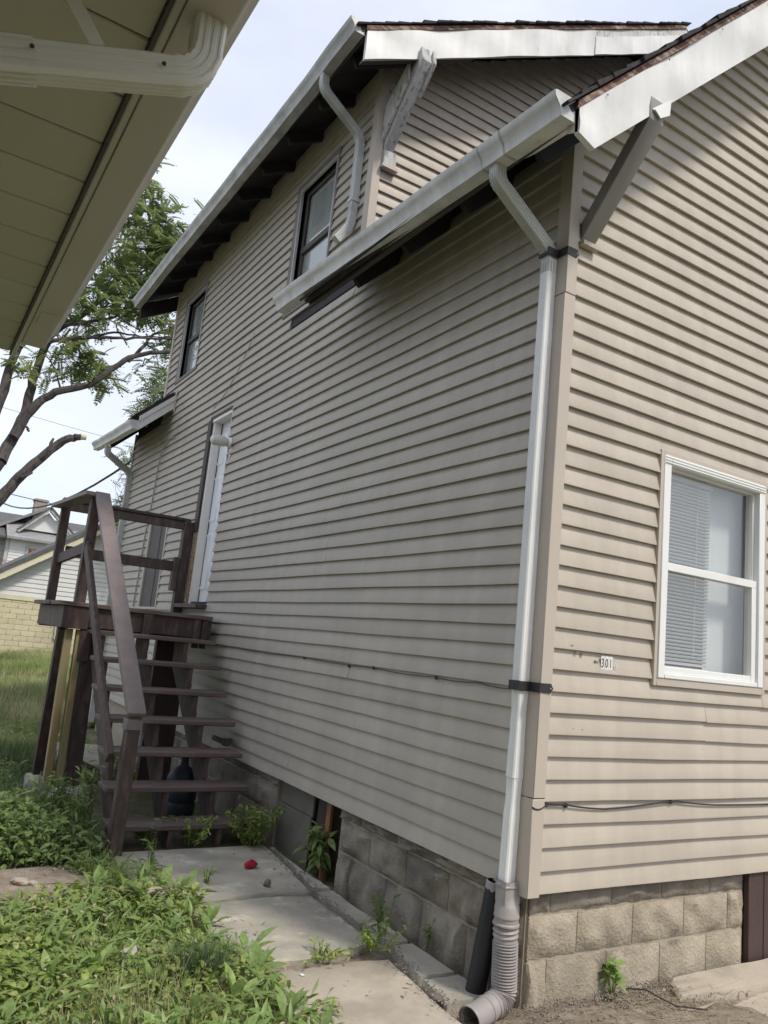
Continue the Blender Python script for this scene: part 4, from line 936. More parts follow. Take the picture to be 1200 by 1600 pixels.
# jug under the stairs
j = thing('water_jug', (-.40, 3.72, GZ), 'dark translucent water jug standing in the shade under the stairs', 'jug')
MB().lathe([(.11, 0), (.125, .02), (.128, .10), (.118, .115), (.128, .13), (.128, .22), (.118, .235), (.128, .25), (.125, .31), (.08, .37), (.035, .40), (.03, .44), (.034, .45)], (-.40, 3.72, GZ), seg=20).build('jug_body', M['jug'], j, smooth=True)
MB().lathe([(.036, .0), (.036, .03), (.03, .035)], (-.40, 3.72, GZ+.452), seg=14).build('jug_cap', M['black_plastic'], j)
# ------------------------------------------------------------------ neighbour's house on the left
NB = thing('neighbour_house', (-3.1, -4, GZ), 'cream house whose soffit and gutter overhang the picture at upper left', 'house')
def neighbour():
    zb = 2.05; SP = .19
    MB().prism([(-9, -10, GZ), (-3.12, -10, GZ), (-3.12, -10, zb+.05), (-3.2, -10, zb+.9), (-6, -10, 6.1), (-8.8, -10, zb+.9), (-9, -10, zb+.05)], (0, 10.2, 0)).build('wall', M['soffit_trim'], NB)
    # soffit panels across the overhang
    y = .62
    while y > -9.7:
        MB().box(-3.12, -2.448, y-SP+.003, y-.003, zb+.022, zb+.032).build('soffit_panel', M['soffit'], NB, .003)
        MB().box(-3.12, -2.448, y-.003, y+.003, zb+.030, zb+.034).build('seam', M['eave_dark'], NB); y -= SP
    MB().box(-3.12, -2.43, -10, .62, zb+.06, zb+.075).build('soffit_backing', M['eave_dark'], NB)
    MB().box(-2.447, -2.440, -10, .62, zb+.008, zb+.05).build('trim_channel', M['sash_dark'], NB)
    MB().box(-2.440, -2.425, -10, .62, zb+.004, zb+.035).build('trim_channel', M['soffit_trim'], NB, .003)
    # gutter: broad flat underside seen from below
    seg = [(-10, -4.4), (-4.395, .06), (.065, .42)]
    for i, (a, b) in enumerate(seg):
        prof = [(-2.424, zb), (-2.345, zb), (-2.338, zb+.01), (-2.328, zb+.05), (-2.305, zb+.075), (-2.30, zb+.12), (-2.31, zb+.125), (-2.424, zb+.125)]
        MB().prism([(x, a, z+(.0 if i < 2 else .003)) for x, z in prof], (0, b-a, 0)).build('gutter', M['soffit_trim'], NB, .002)
    MB().box(-2.41, -2.36, -.005, .125, zb-.002, zb+.001).build('gutter_patch', M['soffit_trim'], NB)
    # roof, its unseen ridge raised to deepen shade on the long wall
    MB().prism([(-2.33, -10, zb+.16), (-6, -10, 6.3), (-9.7, -10, zb+.16), (-9.7, -10, zb+.12), (-6, -10, 6.2), (-2.33, -10, zb+.13)], (0, 10.62, 0)).build('roof', M['shingle'], NB)
    # downspout: drop, elbow, run back to the wall
    dn = downspout('downspout', M['cream_pipe'], NB, [(-2.378, -1.60, zb+.004), (-2.378, -1.60, 1.948), (-3.06, -1.575, 1.69)], .054, .046, side=(0, 1, 0), corner=.06, rh=.0018)
    MB().lathe([(.004, 0), (.003, .003)], (-2.445, -1.625, 1.924), (0, -1, 0), 6).build('screw', M['rust'], dn)
    downspout('sleeve', M['cream_pipe'], dn, [(-2.625, -1.591, 1.8545), (-3.05, -1.5754, 1.694)], .059, .051, side=(0, 1, 0))
    MB().lathe([(.004, 0), (.003, .003)], (-2.632, -1.622, 1.856), (0, -1, 0), 6).build('screw', M['rust'], dn)
    # dangling metal strap
    MB().bar((-2.588, -1.49, zb+.022), (-2.530, -1.535, zb-.09), .024, .004, (0, 1, 0)).build('hanger_strap', M['bright_strap'], NB)
neighbour()
# ------------------------------------------------------------------ garage and far house
G_ = thing('garage', (2.9, 23, GZ), 'yellow block garage with white gable siding and grey roof', 'garage')
def garage():
    y = 23.0; x0, x1, ze, xr, zr = -.75, 6.6, 1.5, 2.92, 4.0; sl = (zr-ze)/(xr-x0)
    w = MB().box(x0, x1, y+.02, y+7, GZ-.1, ze).build('wall', M['garage_block'], G_)
    h = .16; r = 0; z = GZ
    while z+h < ze+.02:
        xx = x0-(.2 if r % 2 else 0)
        while xx < 3.2:
            a, b = max(xx, x0), min(xx+.40, x1); MB().box(a+.003, b-.003, y-.006, y+.022, z+.003, z+h-.003).build('block', M['garage_block'], w, .006); xx += .40
        z += h; r += 1
    gb = MB().prism([(x0, y+.02, ze), (x1, y+.02, ze), (xr, y+.02, zr)], (0, .1, 0)).build('gable', M['garage_siding'], G_)
    k = 0
    while ze+k*.14 < zr-.1:
        z0 = ze+k*.14; a = x0+(z0-ze)/sl; b = x1-(z0-ze)/((zr-ze)/(x1-xr)); a2 = x0+(z0+.14-ze)/sl; b2 = x1-(z0+.14-ze)/((zr-ze)/(x1-xr))
        MB().add([(a, y-.022, z0), (b, y-.022, z0), (b2, y-.002, z0+.142), (a2, y-.002, z0+.142), (a, y+.01, z0), (b, y+.01, z0)], [(0, 1, 2, 3), (4, 5, 1, 0)]).build('siding_board', M['garage_siding'], gb); k += 1
    MB().box(x0, x1, y-.03, y+.0, ze-.13, ze-.002).build('band', M['yellow_trim'], G_)
    MB().prism([(x0-.45, y-.35, ze-.30+.02), (xr, y-.35, zr+.02), (xr, y-.35, zr+.20), (x0-.45, y-.35, ze-.30+.20)], (0, .03, 0)).build('rake_board', M['yellow_trim'], G_)
    MB().prism([(x1+.45, y-.35, ze-.28), (xr, y-.35, zr+.02), (xr, y-.35, zr+.20), (x1+.45, y-.35, ze-.10)], (0, .03, 0)).build('rake_board', M['yellow_trim'], G_)
    MB().prism([(x0-.5, y-.37, ze-.12), (xr, y-.37, zr+.205), (x1+.5, y-.37, ze-.12), (x1+.5, y-.37, ze+.06), (xr, y-.37, zr+.36), (x0-.5, y-.37, ze+.06)], (0, 8, 0)).build('roof', M['grey_roof'], G_)
    ub_ = MB().box(1.58, 1.95, y-.08, y-.012, .30, .95).build('utility_box', M['yellow_trim'], G_, .01)
    MB().box(1.62, 1.91, y-.10, y-.08, .60, .90).build('box_lid', M['garage_siding'], ub_)
garage()
FH = thing('old_house', (2.5, 48, GZ), 'weathered grey house with brick chimney and boarded window beyond the garage', 'house')
def far_house():
    y = 45.5
    w = box('wall', M['old_siding'], FH, -5, 7.4, y+.6, y+9, GZ, 5.3)
    for k in range(16):
        z = 2.6+k*.17; MB().add([(2.15, y-.03, z), (7.3, y-.03, z), (7.3, y-.005, z+.172), (2.15, y-.005, z+.172), (2.15, y+.02, z), (7.3, y+.02, z)], [(0, 1, 2, 3), (4, 5, 1, 0)]).build('siding_board', M['garage_siding'], w)
    MB().box(2.15, 7.3, y+.02, y+.6, GZ, 5.35).build('front_wing', M['old_siding'], FH)
    bw = MB().box(3.05, 3.95, y-.12, y-.03, 3.6, 4.75).build('window', M['old_siding'], FH); MB().box(3.15, 3.85, y-.14, y-.12, 3.65, 4.62).build('boarding', M['orange_ply'], bw)
    # sloping grey skirt roof and the main roof
    MB().prism([(1.9, y-.5, 5.0), (8, y-.5, 5.0), (8, y+1.4, 6.0), (1.9, y+1.4, 6.0)], (0, .0, .14)).build('skirt_roof', M['grey_roof_pale'], FH)
    MB().prism([(-6, y-.2, 5.1), (1.9, y-.2, 5.0), (1.9, y+1.5, 5.75), (-6, y+1.5, 5.75)], (0, 0, .12)).build('skirt_roof', M['grey_roof'], FH)
    MB().prism([(-6, y+1.2, 5.5), (-6, y+9.5, 5.5), (-6, y+5, 7.0)], (14, 0, 0)).build('roof', M['grey_roof'], FH)
    MB().prism([(1.3, y+.9, 5.55), (4.0, y+.9, 7.15), (4.0, y+.9, 7.30), (.9, y+.9, 5.50)], (0, 4, 0)).build('roof_edge', M['grey_roof_pale'], FH)
    d = MB().prism([(2.75, y+.3, 5.72), (5.05, y+.3, 5.72), (3.95, y+.3, 6.85)], (0, 4, 0)).build('dormer', M['garage_siding'], FH)
    for (a, b) in (((2.45, 5.50), (3.97, 7.02)), ((3.97, 7.02), (5.6, 5.50))):
        MB().bar((a[0], y+.1, a[1]), (b[0], y+.1, b[1]), .4, .14).build('rake_board', M['old_siding'], d)
        MB().bar((a[0], y+.2, a[1]+.14), (b[0], y+.2, b[1]+.14), .7, .08).build('dormer_roof', M['grey_roof'], d)
    for (a, b) in (((5.3, 5.78), (6.4, 5.45)), ((6.4, 5.45), (7.8, 5.30))): MB().bar((a[0], y+.2, a[1]), (b[0], y+.2, b[1]), .5, .14).build('eave_board', M['grey_roof'], FH)
    c = MB().box(3.25, 3.95, y+1.5, y+2.2, 6.3, 7.75).build('chimney', M['chimney'], FH, .02); MB().box(3.2, 4.0, y+1.45, y+2.25, 7.6, 7.72).build('chimney_cap', M['chimney'], c)
    MB().box(1.95, 2.13, y-.05, y+.6, 3, 5.2).build('corner_board', M['old_siding'], FH)
far_house()
# ------------------------------------------------------------------ trees
def rotmats(n, tilt=1.0, rng=RNG):
    """random orientation: yaw anywhere, tilt of the leaf plane limited"""
    ya = rng.uniform(0, 2*np.pi, n); pi_ = rng.normal(0, .5*tilt, n); ro = rng.normal(0, .4*tilt, n)
    cy, sy, cp, sp, cr, sr = np.cos(ya), np.sin(ya), np.cos(pi_), np.sin(pi_), np.cos(ro), np.sin(ro); z = np.zeros(n); o = np.ones(n)
    Rz = np.stack([np.stack([cy, -sy, z], -1), np.stack([sy, cy, z], -1), np.stack([z, z, o], -1)], 1)
    Ry = np.stack([np.stack([cp, z, sp], -1), np.stack([z, o, z], -1), np.stack([-sp, z, cp], -1)], 1)
    Rx = np.stack([np.stack([o, z, z], -1), np.stack([z, cr, -sr], -1), np.stack([z, sr, cr], -1)], 1)
    return Rz @ Ry @ Rx
def scatter(tv, tf, pos, R, sc):
    """copies of a template (tv, tf) at pos, rotated and scaled, as one vertex and face array"""
    n = len(pos); V = np.einsum('nij,kj->nki', R, tv)*np.asarray(sc)[:, None, None]+np.asarray(pos)[:, None, :]
    F = tf[None]+(np.arange(n)*len(tv))[:, None, None]
    return V.reshape(-1, 3), F.reshape(-1, tf.shape[1])
def frond_template(pairs=8, L=1.0, lw=.066, ll=.27, droop=.38):
    """pinnate compound leaf along +x"""
    V = []; F = []
    for i in range(pairs+1):
        t = .18+.80*i/pairs; x = L*t; z = -droop*t*t*L
        for s in ((-1, 1) if i < pairs else (0,)):
            k = ll*(1-.45*abs(t-.5)); d = np.array([.45, s*.9, -.25]) if s else np.array([1, 0, -.4]); d = d/np.linalg.norm(d)*k
            side_ = np.cross(d, [0, 0, 1]); side_ = side_/np.linalg.norm(side_)*lw*L
            p = np.array([x, 0, z]); n = len(V)
            V += [p, p+d*.45+side_, p+d, p+d*.45-side_]; F.append((n, n+1, n+2, n+3))
    n = len(V); V += [np.array([0, .006, 0]), np.array([L, .004, -droop*L]), np.array([L, -.004, -droop*L]), np.array([0, -.006, 0])]; F.append((n, n+1, n+2, n+3))
    return np.array(V), np.array(F)
def limb(parent, pts, r0, r1, name='limb', seg=8):
    P = [Vector(p) for p in pts]; out = []
    for i in range(len(P)-1):
        a, b = P[i], P[i+1]
        for k in range(4):
            q = a.lerp(b, k/4)
            pm = P[i-1] if i else a; pn = P[i+2] if i+2 < len(P) else b; f = k/4
            q = .5*((2*a)+(b-pm)*f+(2*pm-5*a+4*b-pn)*f*f+(3*a-pm-3*b+pn)*f*f*f)
            out.append(q+Vector((random.gauss(0, .01), random.gauss(0, .02), random.gauss(0, .01))))
    out.append(P[-1]); n = len(out)
    return MB().tube(out, [r0+(r1-r0)*i/(n-1)+random.uniform(-.06, .06)*r0*.4 for i in range(n)], seg).build(name, M['bark'], parent, smooth=True)
TR = thing('leafy_tree', (-2.7, 14, GZ), 'tree with dark forked limbs and feathery compound leaves behind the eaves', 'tree')
def main_tree():
    y = 14.0; W = lambda l, dy=0: [(x, y+dy*(i/len(l)), z) for i, (x, z) in enumerate(l)]
    limb(TR, W([(-2.75, GZ-.1), (-2.6, .8), (-2.3, 2.0), (-1.9, 3.0), (-1.43, 3.91)]), .26, .13, 'trunk', 12)
    limb(TR, W([(-1.43, 3.91), (-1.30, 4.34), (-1.12, 5.0), (-1.09, 5.6), (-1.0, 6.37), (-.80, 7.0), (-.3, 7.6), (.2, 8.4), (.5, 9.3), (.75, 10.4)], 1.2), .125, .03)
    limb(TR, W([(-1.28, 4.42), (-1.03, 5.06), (-.67, 5.49), (-.09, 5.79), (.42, 6.36), (.85, 6.70), (1.55, 6.96), (2.3, 7.3)], -.6), .10, .03)
    limb(TR, W([(-1.9, 3.0), (-1.75, 4.3), (-1.58, 5.4), (-1.5, 6.2), (-1.2, 7.0), (-1.0, 8.2)], .8), .13, .04)
    limb(TR, W([(.66, 6.57), (.94, 7.03), (1.1, 7.37), (1.5, 7.65), (1.9, 8.2)], .3), .045, .015)
    limb(TR, W([(-.95, 6.55), (-.43, 6.76), (.13, 6.9), (.65, 7.04), (1.31, 7.2), (1.9, 7.2)], -.5), .05, .015)
    limb(TR, W([(-.2, 6.85), (.3, 7.15), (.9, 7.30), (1.6, 7.5)], .4), .03, .01)
    limb(TR, W([(-.70, 7.0), (-.2, 7.25), (.3, 7.6), (.6, 8.2)], .5), .05, .015)
    dead = limb(TR, W([(-2.2, 2.1), (-1.6, 2.75), (-1.3, 3.16), (-1.04, 3.66), (-.74, 4.05), (-.44, 4.46), (-.2, 4.62), (-.07, 4.66)], -.3), .125, .065, 'dead_limb')
    MB().tube([(-.075, 13.7, 4.66), (.03, 13.7, 4.665)], [.062, .055], 8).build('cut_end', M['cut_wood'], dead)
    MB().tube([(-.61, 13.75, 4.25), (-.60, 13.75, 4.42), (-.57, 13.75, 4.52)], [.035, .035, .022], 6).build('stub', M['bark'], dead)
    MB().tube([(-1.03, 13.75, 3.62), (-.92, 13.72, 3.68), (-.84, 13.7, 3.75)], [.03, .025, .02], 6).build('stub', M['bark'], dead)
    limb(TR, W([(-1.02, 4.6), (-1.08, 4.72), (-1.14, 4.84)]), .028, .018, 'stub', 6)
    limb(TR, W([(-.57, 5.62), (-.70, 5.9), (-.84, 6.14), (-1.0, 6.25)]), .022, .010, 'twig', 6)
    # bare twigs
    for (x, z) in ((.25, 6.9), (.55, 7.05), (.8, 7.3), (1.2, 7.4), (.35, 7.2), (1.0, 6.75), (.1, 7.1), (1.4, 7.6)):
        q = [(x, z)]; 
        for k in range(4): q.append((q[-1][0]+random.uniform(-.12, .2), q[-1][1]+random.uniform(.0, .22)*random.choice((1, 1, -1))))
        limb(TR, W(q), .014, .005, 'twig', 5)
    # leaf sprays
    tv, tf = frond_template()
    clusters = [(.80, 10.6, .30, 60), (.70, 10.1, .42, 100), (1.05, 10.0, .3, 60), (.60, 9.5, .50, 140), (1.05, 9.45, .42, 120), (1.5, 9.5, .4, 90), (.35, 8.9, .5, 130), (.95, 8.8, .5, 150), (1.4, 8.9, .4, 80),
                (.1, 8.3, .45, 110), (.65, 8.2, .5, 120), (1.15, 8.1, .4, 70), (-.35, 7.9, .4, 80), (.2, 7.7, .4, 60), (.8, 7.75, .3, 40), (-.55, 7.45, .35, 50), (-.1, 7.3, .28, 34),
                (-.55, 6.7, .34, 50), (-.2, 6.45, .34, 70), (.1, 6.35, .3, 60), (.3, 6.1, .22, 26), (-.5, 6.2, .25, 30), (.0, 5.95, .2, 16), (-.8, 6.5, .2, 14), (-1.25, 5.95, .22, 20), (-.95, 6.0, .2, 16), (-1.45, 6.0, .18, 14),
                (1.5, 7.7, .35, 50), (1.3, 7.2, .3, 26), (1.65, 7.25, .3, 40), (1.1, 6.65, .22, 14), (1.6, 6.8, .25, 22), (.9, 6.45, .14, 5), (-1.0, 8.2, .5, 80), (-.6, 9.0, .6, 110), (-.1, 10.0, .6, 130), (.3, 11, .5, 80), (-2, 7, .8, 80), (-2.6, 8.2, 1.0, 120), (-1.6, 9.6, .9, 130), (2.2, 8, .5, 70), (2.4, 9.2, .5, 80), (1.9, 10.2, .5, 60)]
    P = []
    for (x, z, r, n) in clusters:
        d = RNG.normal(0, 1, (int(n*.8), 3)); d /= np.linalg.norm(d, axis=1)[:, None]; d *= (RNG.uniform(.15, 1, (len(d), 1)))**.5*r
        d[:, 1] *= 1.6; P.append(d+np.array([x, y+.2, z]))
    P = np.concatenate(P); V, F = scatter(tv, tf, P, rotmats(len(P), .9), RNG.uniform(.24, .46, len(P)))
    o = fastmesh('crown', V-np.array(TR.location), F, M['leaf_tree'], TR); tag(o, kind='stuff')
main_tree()
def bg_tree(loc, clusters, label, leaf, size, trunk):
    t = thing('leafy_tree', loc, label, 'tree', 'trees behind the house')
    limb(t, trunk, .16, .04, 'trunk', 8)
    for (x, y, z, r, n) in clusters:
        limb(t, [trunk[-1], ((trunk[-1][0]+x)/2+.1, (trunk[-1][1]+y)/2, (trunk[-1][2]+z)/2+.2), (x, y, z)], .04, .012, 'limb', 5)
    tv, tf = frond_template(6)
    P = []
    for (x, y, z, r, n) in clusters:
        d = RNG.normal(0, 1, (n, 3)); d /= np.linalg.norm(d, axis=1)[:, None]; d *= RNG.uniform(.1, 1, (n, 1))**.5*r; P.append(d+np.array([x, y, z]))
    P = np.concatenate(P); V, F = scatter(tv, tf, P, rotmats(len(P), .9), RNG.uniform(.7, 1.2, len(P))*size)
    tag(fastmesh('crown', V-np.array(loc), F, leaf, t), kind='stuff')
bg_tree((4.6, 24, GZ), [(3.75, 24, 9.4, .6, 60), (4.1, 24, 8.6, .8, 120), (3.5, 24, 8.3, .5, 60), (4.6, 24, 9.6, 1.0, 140), (5.2, 24.4, 8.4, 1.0, 120)], 'pale green tree showing above the rear roof beside the upper window', M['leaf_pale'], .55, [(4.7, 24, GZ), (4.65, 24, 3), (4.5, 24, 6.5)])
bg_tree((3.4, 22.4, GZ), [(2.9, 22, 6.1, .5, 60), (3.2, 22, 5.4, .6, 90), (3.5, 22.3, 6.2, .7, 100), (3.1, 22.3, 4.6, .6, 80), (3.6, 22.3, 4.7, .8, 90), (3.4, 22.2, 3.7, .8, 100)], 'shrubby green tree behind the rear downspout', M['leaf_pale'], .42, [(3.6, 22.4, GZ), (3.5, 22.4, 2), (3.4, 22.3, 3.6)])
bg_tree((-2.4, 66, GZ), [(-1.5, 66, 7.9, 1.1, 90), (.2, 66, 8.3, 1.2, 110), (-3.5, 66, 8.5, 1.5, 110)], 'distant green tree top at the left beyond the old house', M['leaf_tree'], .9, [(-2.2, 66, GZ), (-2, 66, 3), (-1.8, 66, 6)])
def bare_tree():
    t = thing('bare_tree', (3.0, 20, GZ), 'bare twiggy tree with thin grey branches behind the rear corner', 'tree')
    rs = random.Random(5)
    limb(t, [(3.2, 20, GZ), (3.1, 20, 2), (3.0, 20, 3.6)], .1, .05, 'trunk')
    for i in range(16):
        a = Vector((3.0+rs.uniform(-.1, .1), 20, rs.uniform(2.6, 4.2))); q = [a]
        dv = Vector((rs.uniform(-.45, .05), rs.uniform(-.1, .1), rs.uniform(.1, .5)))
        for k in range(5): q.append(q[-1]+dv*.55+Vector((rs.gauss(0, .10), rs.gauss(0, .1), rs.gauss(0, .10))))
        limb(t, q, .022, .006, 'branch', 5)
        for k in (2, 3, 4):
            w = [q[k]]
            for _ in range(3): w.append(w[-1]+Vector((rs.gauss(-.1, .16), rs.gauss(0, .1), rs.gauss(.08, .14))))
            limb(t, w, .010, .004, 'twig', 4)
bare_tree()
# ------------------------------------------------------------------ weeds, grass, debris
def leaf_template(L=1.0, W=.35, n=4, fold=.12, droop=.25):
    V = []; F = []
    for i in range(n+1):
        t = i/n; w = W*.5*math.sin(math.pi*min(.98, max(.04, t))**.85)*(1 if 0 < i < n else .12); x = L*t; z = .25*L*t-droop*L*t*t
        V += [(x, -w, z+fold*w), (x, 0, z-fold*w*.6), (x, w, z+fold*w)]
        if i: b = 3*(i-1); F += [(b, b+3, b+4, b+1), (b+1, b+4, b+5, b+2)]
    return np.array(V), np.array(F)
def in_front_weeds(x, y):
    # weed bed: ends along the slabs on the right and along the bare earth at the top
    right = np.interp(y, [-.6, .0, .35, .8, 1.2, 1.75, 2.0], [-.86, -.90, -.86, -.96, -1.02, -.98, -1.05])
    ed = .05*np.sin(9*y)+.04*np.sin(23*y+1)
    dirt = ((x+1.92)/.52)**2+((y-2.2)/.34)**2
    return (x < right+ed) & (x > -2.75) & (y > -.7) & (y < 2.45) & ~((dirt < 1))
def front_weeds():
    def pts(n, x0, x1, y0, y1, f):
        x = RNG.uniform(x0, x1, n); y = RNG.uniform(y0, y1, n); k = f(x, y); return x[k], y[k]
    # small round-leaved ground cover
    tv, tf = leaf_template(1, .62, 3, .1, .35)
    x, y = pts(26000, -2.8, -.7, -.7, 2.5, in_front_weeds)
    cl = .5+.5*np.sin(5*x+2*y)*np.sin(4*y-3*x+1); kk = RNG.uniform(0, 1, len(x)) < .12+1.2*cl; x, y, cl = x[kk], y[kk], cl[kk]; z = GZ-.02+RNG.uniform(.0, 1, len(x))*(.02+.10*cl**1.5)
    V, F = scatter(tv, tf, np.stack([x, y, z], 1), rotmats(len(x), .9), RNG.uniform(.5, 1, len(x))**2*.062)
    tag(fastmesh('ground_cover', V, F, M['leaf_weed']), kind='stuff')
    tv3, tf3 = leaf_template(1, .17, 3, .1, .55)
    x, y = pts(5200, -2.8, -.7, -.7, 2.5, in_front_weeds)
    V, F = scatter(tv3, tf3, np.stack([x, y, GZ+RNG.uniform(0, .06, len(x))], 1), rotmats(len(x), 1.3), RNG.uniform(.04, .12, len(x)))
    tag(fastmesh('ground_cover', V, F, M['leaf_broad']), kind='stuff')
    # second layer, behind: taller dark weeds between the dirt and the stairs, and along the left
    def back(x, y): 
        d = ((x+1.92)/.5)**2+((y-2.2)/.33)**2
        return (d > 1) & (x < np.interp(y, [2.3, 2.6, 3.4, 4.4, 6], [-1.3, -1.24, -1.18, -1.12, -1.05])+.04*np.sin(20*y)) & ~((x > -1.52) & (y > 3.8) & (y < 5.1))
    tv2, tf2 = leaf_template(1, .42, 3, .15, .5)
    x, y = pts(15000, -2.9, -1.0, 2.3, 5.2, back)
    hgt = .06+.24*np.clip(.5+.5*np.sin(3*x+1)*np.sin(2.4*y+.5), 0, 1)*np.clip((y-2.3)/.4, .2, 1)
    z = GZ-.02+RNG.uniform(0, 1, len(x))**.8*hgt
    V, F = scatter(tv2, tf2, np.stack([x, y, z], 1), rotmats(len(x), .9), RNG.uniform(.035, .085, len(x)))
    tag(fastmesh('ground_cover', V, F, M['leaf_dark']), kind='stuff')
    # lawn cover in the middle distance
    x, y = pts(26000, -2.6, 2.0, 5.0, 12.0, lambda x, y: (x < -.35+.12*(y-5)*0+np.where(y > 9.2, 2, 0)))
    z = GZ-.03+RNG.uniform(0, 1, len(x))*.10
    V, F = scatter(tv2, tf2, np.stack([x, y, z], 1), rotmats(len(x), .9), RNG.uniform(.05, .10, len(x)))
    tag(fastmesh('ground_cover', V, F, M['leaf_weed']), kind='stuff')
def blades(name, x, y, h, w, m, z0=GZ-.04, lean=.35):
    n = len(x); a = RNG.uniform(0, 2*np.pi, n); l = RNG.normal(0, lean, n); d = np.stack([np.cos(a), np.sin(a)], 1); p = np.stack([-d[:, 1], d[:, 0]], 1)
    B = np.stack([x, y], 1); V = np.zeros((n, 5, 3)); W = np.asarray(w)[:, None]/2
    V[:, 0, :2] = B-p*W; V[:, 1, :2] = B+p*W; m1 = B+d*(l*h*.45)[:, None]; V[:, 2, :2] = m1+p*W*.7; V[:, 3, :2] = m1-p*W*.7; V[:, 4, :2] = B+d*(l*h*1.25)[:, None]
    zb = np.zeros(n)+z0; V[:, 0, 2] = V[:, 1, 2] = zb; V[:, 2, 2] = V[:, 3, 2] = zb+h*.6; V[:, 4, 2] = zb+h
    idx = np.arange(n)*5; F = np.concatenate([np.stack([idx, idx+1, idx+2, idx+3], 1), np.stack([idx+3, idx+2, idx+4, idx+4], 1)])
    me_v = V.reshape(-1, 3)
    tri = np.concatenate([np.stack([idx, idx+1, idx+2], 1), np.stack([idx, idx+2, idx+3], 1), np.stack([idx+3, idx+2, idx+4], 1)])
    o = fastmesh(name, me_v, tri, m); return o
def grasses():
    # among the front weeds
    n = 17000; x = RNG.uniform(-2.7, -.75, n); y = RNG.uniform(-.7, 2.4, n); k = in_front_weeds(x, y); x, y = x[k], y[k]
    tag(blades('grass', x, y, RNG.uniform(.03, .15, len(x))*(.5+.9*np.clip(np.sin(4*x+1)*np.sin(3.3*y), 0, 1)), RNG.uniform(.0025, .005, len(x)), M['grass'], lean=.7), kind='stuff')
    # far lawn, taller towards the garage
    n = 120000; y = 6+RNG.uniform(0, 1, n)**1.25*16.9; x = RNG.uniform(-1, 1, n); xl = -2.2+(y-6)*.09; xr = np.where(y > 9.3, .6+(y-9.3)*.28, -.45); x = xl+(x*.5+.5)*(xr-xl)
    tall = .5+.5*np.sin(1.7*x+.8*y)*np.sin(.9*y-.4*x)
    h = (.10+.10*tall+.35*np.clip((y-9)/8, 0, 1)*(.4+.6*tall))*RNG.uniform(.6, 1.2, n)
    tag(blades('grass', x, y, h, RNG.uniform(.006, .012, n)*(1+y*.05), M['grass'], lean=.45), kind='stuff')
    n = 2600; y = 8+RNG.uniform(0, 1, n)*14.5; x = -2.0+(y-6)*.09+RNG.uniform(0, 1, n)*(2.6+(y-8)*.2); k = (y > 9.6) | (x < -.5); x, y = x[k], y[k]
    tag(blades('grass', x, y, RNG.uniform(.25, .6, len(x)), .006*(1+y*.05), M['straw'], lean=.3), kind='stuff')
    n = 9000; y = RNG.uniform(2.6, 6.4, n); x = RNG.uniform(-2.9, -1.0, n); k = (x < np.interp(y, [2.3, 2.6, 3.4, 4.4, 6.4], [-1.3, -1.24, -1.18, -1.12, -.8])) & ~((x > -1.52) & (y > 3.8) & (y < 5.1)); x, y = x[k], y[k]
    tag(blades('grass', x, y, RNG.uniform(.1, .34, len(x)), RNG.uniform(.004, .009, len(x)), M['grass_dark'], lean=.4), kind='stuff')
front_weeds(); grasses()
# rosettes of broad leaves, each a plant of its own
def rosette_mesh(seed, nl, L, up):
    rs = np.random.default_rng(seed); tv, tf = leaf_template(1, .36, 6, .16, .42)
    # a stalk in front of each blade
    VV = []; FF = []; n0 = 0
    for i in range(nl):
        a = 2*np.pi*i/nl*1.9+rs.uniform(-.4, .4); el = rs.uniform(.15, 1)*up; l = L*rs.uniform(.6, 1.1)
        R = np.array([[np.cos(a), -np.sin(a), 0], [np.sin(a), np.cos(a), 0], [0, 0, 1]]) @ np.array([[np.cos(el), 0, -np.sin(el)], [0, 1, 0], [np.sin(el), 0, np.cos(el)]])
        ro = rs.normal(0, .3); R = R @ np.array([[1, 0, 0], [0, np.cos(ro), -np.sin(ro)], [0, np.sin(ro), np.cos(ro)]])
        st = .3*l; v = tv*np.array([l, l*rs.uniform(.8, 1.2), l])+np.array([st, 0, 0]); s = np.array([(0, -.003, 0), (st+.02, -.002, .004), (st+.02, .002, .004), (0, .003, 0)])
        VV += [v @ R.T, s @ R.T]; FF += [tf+n0, np.array([[0, 1, 2, 3]])+n0+len(tv)]; n0 += len(tv)+4
    return np.concatenate(VV), np.concatenate(FF)
ROS = []
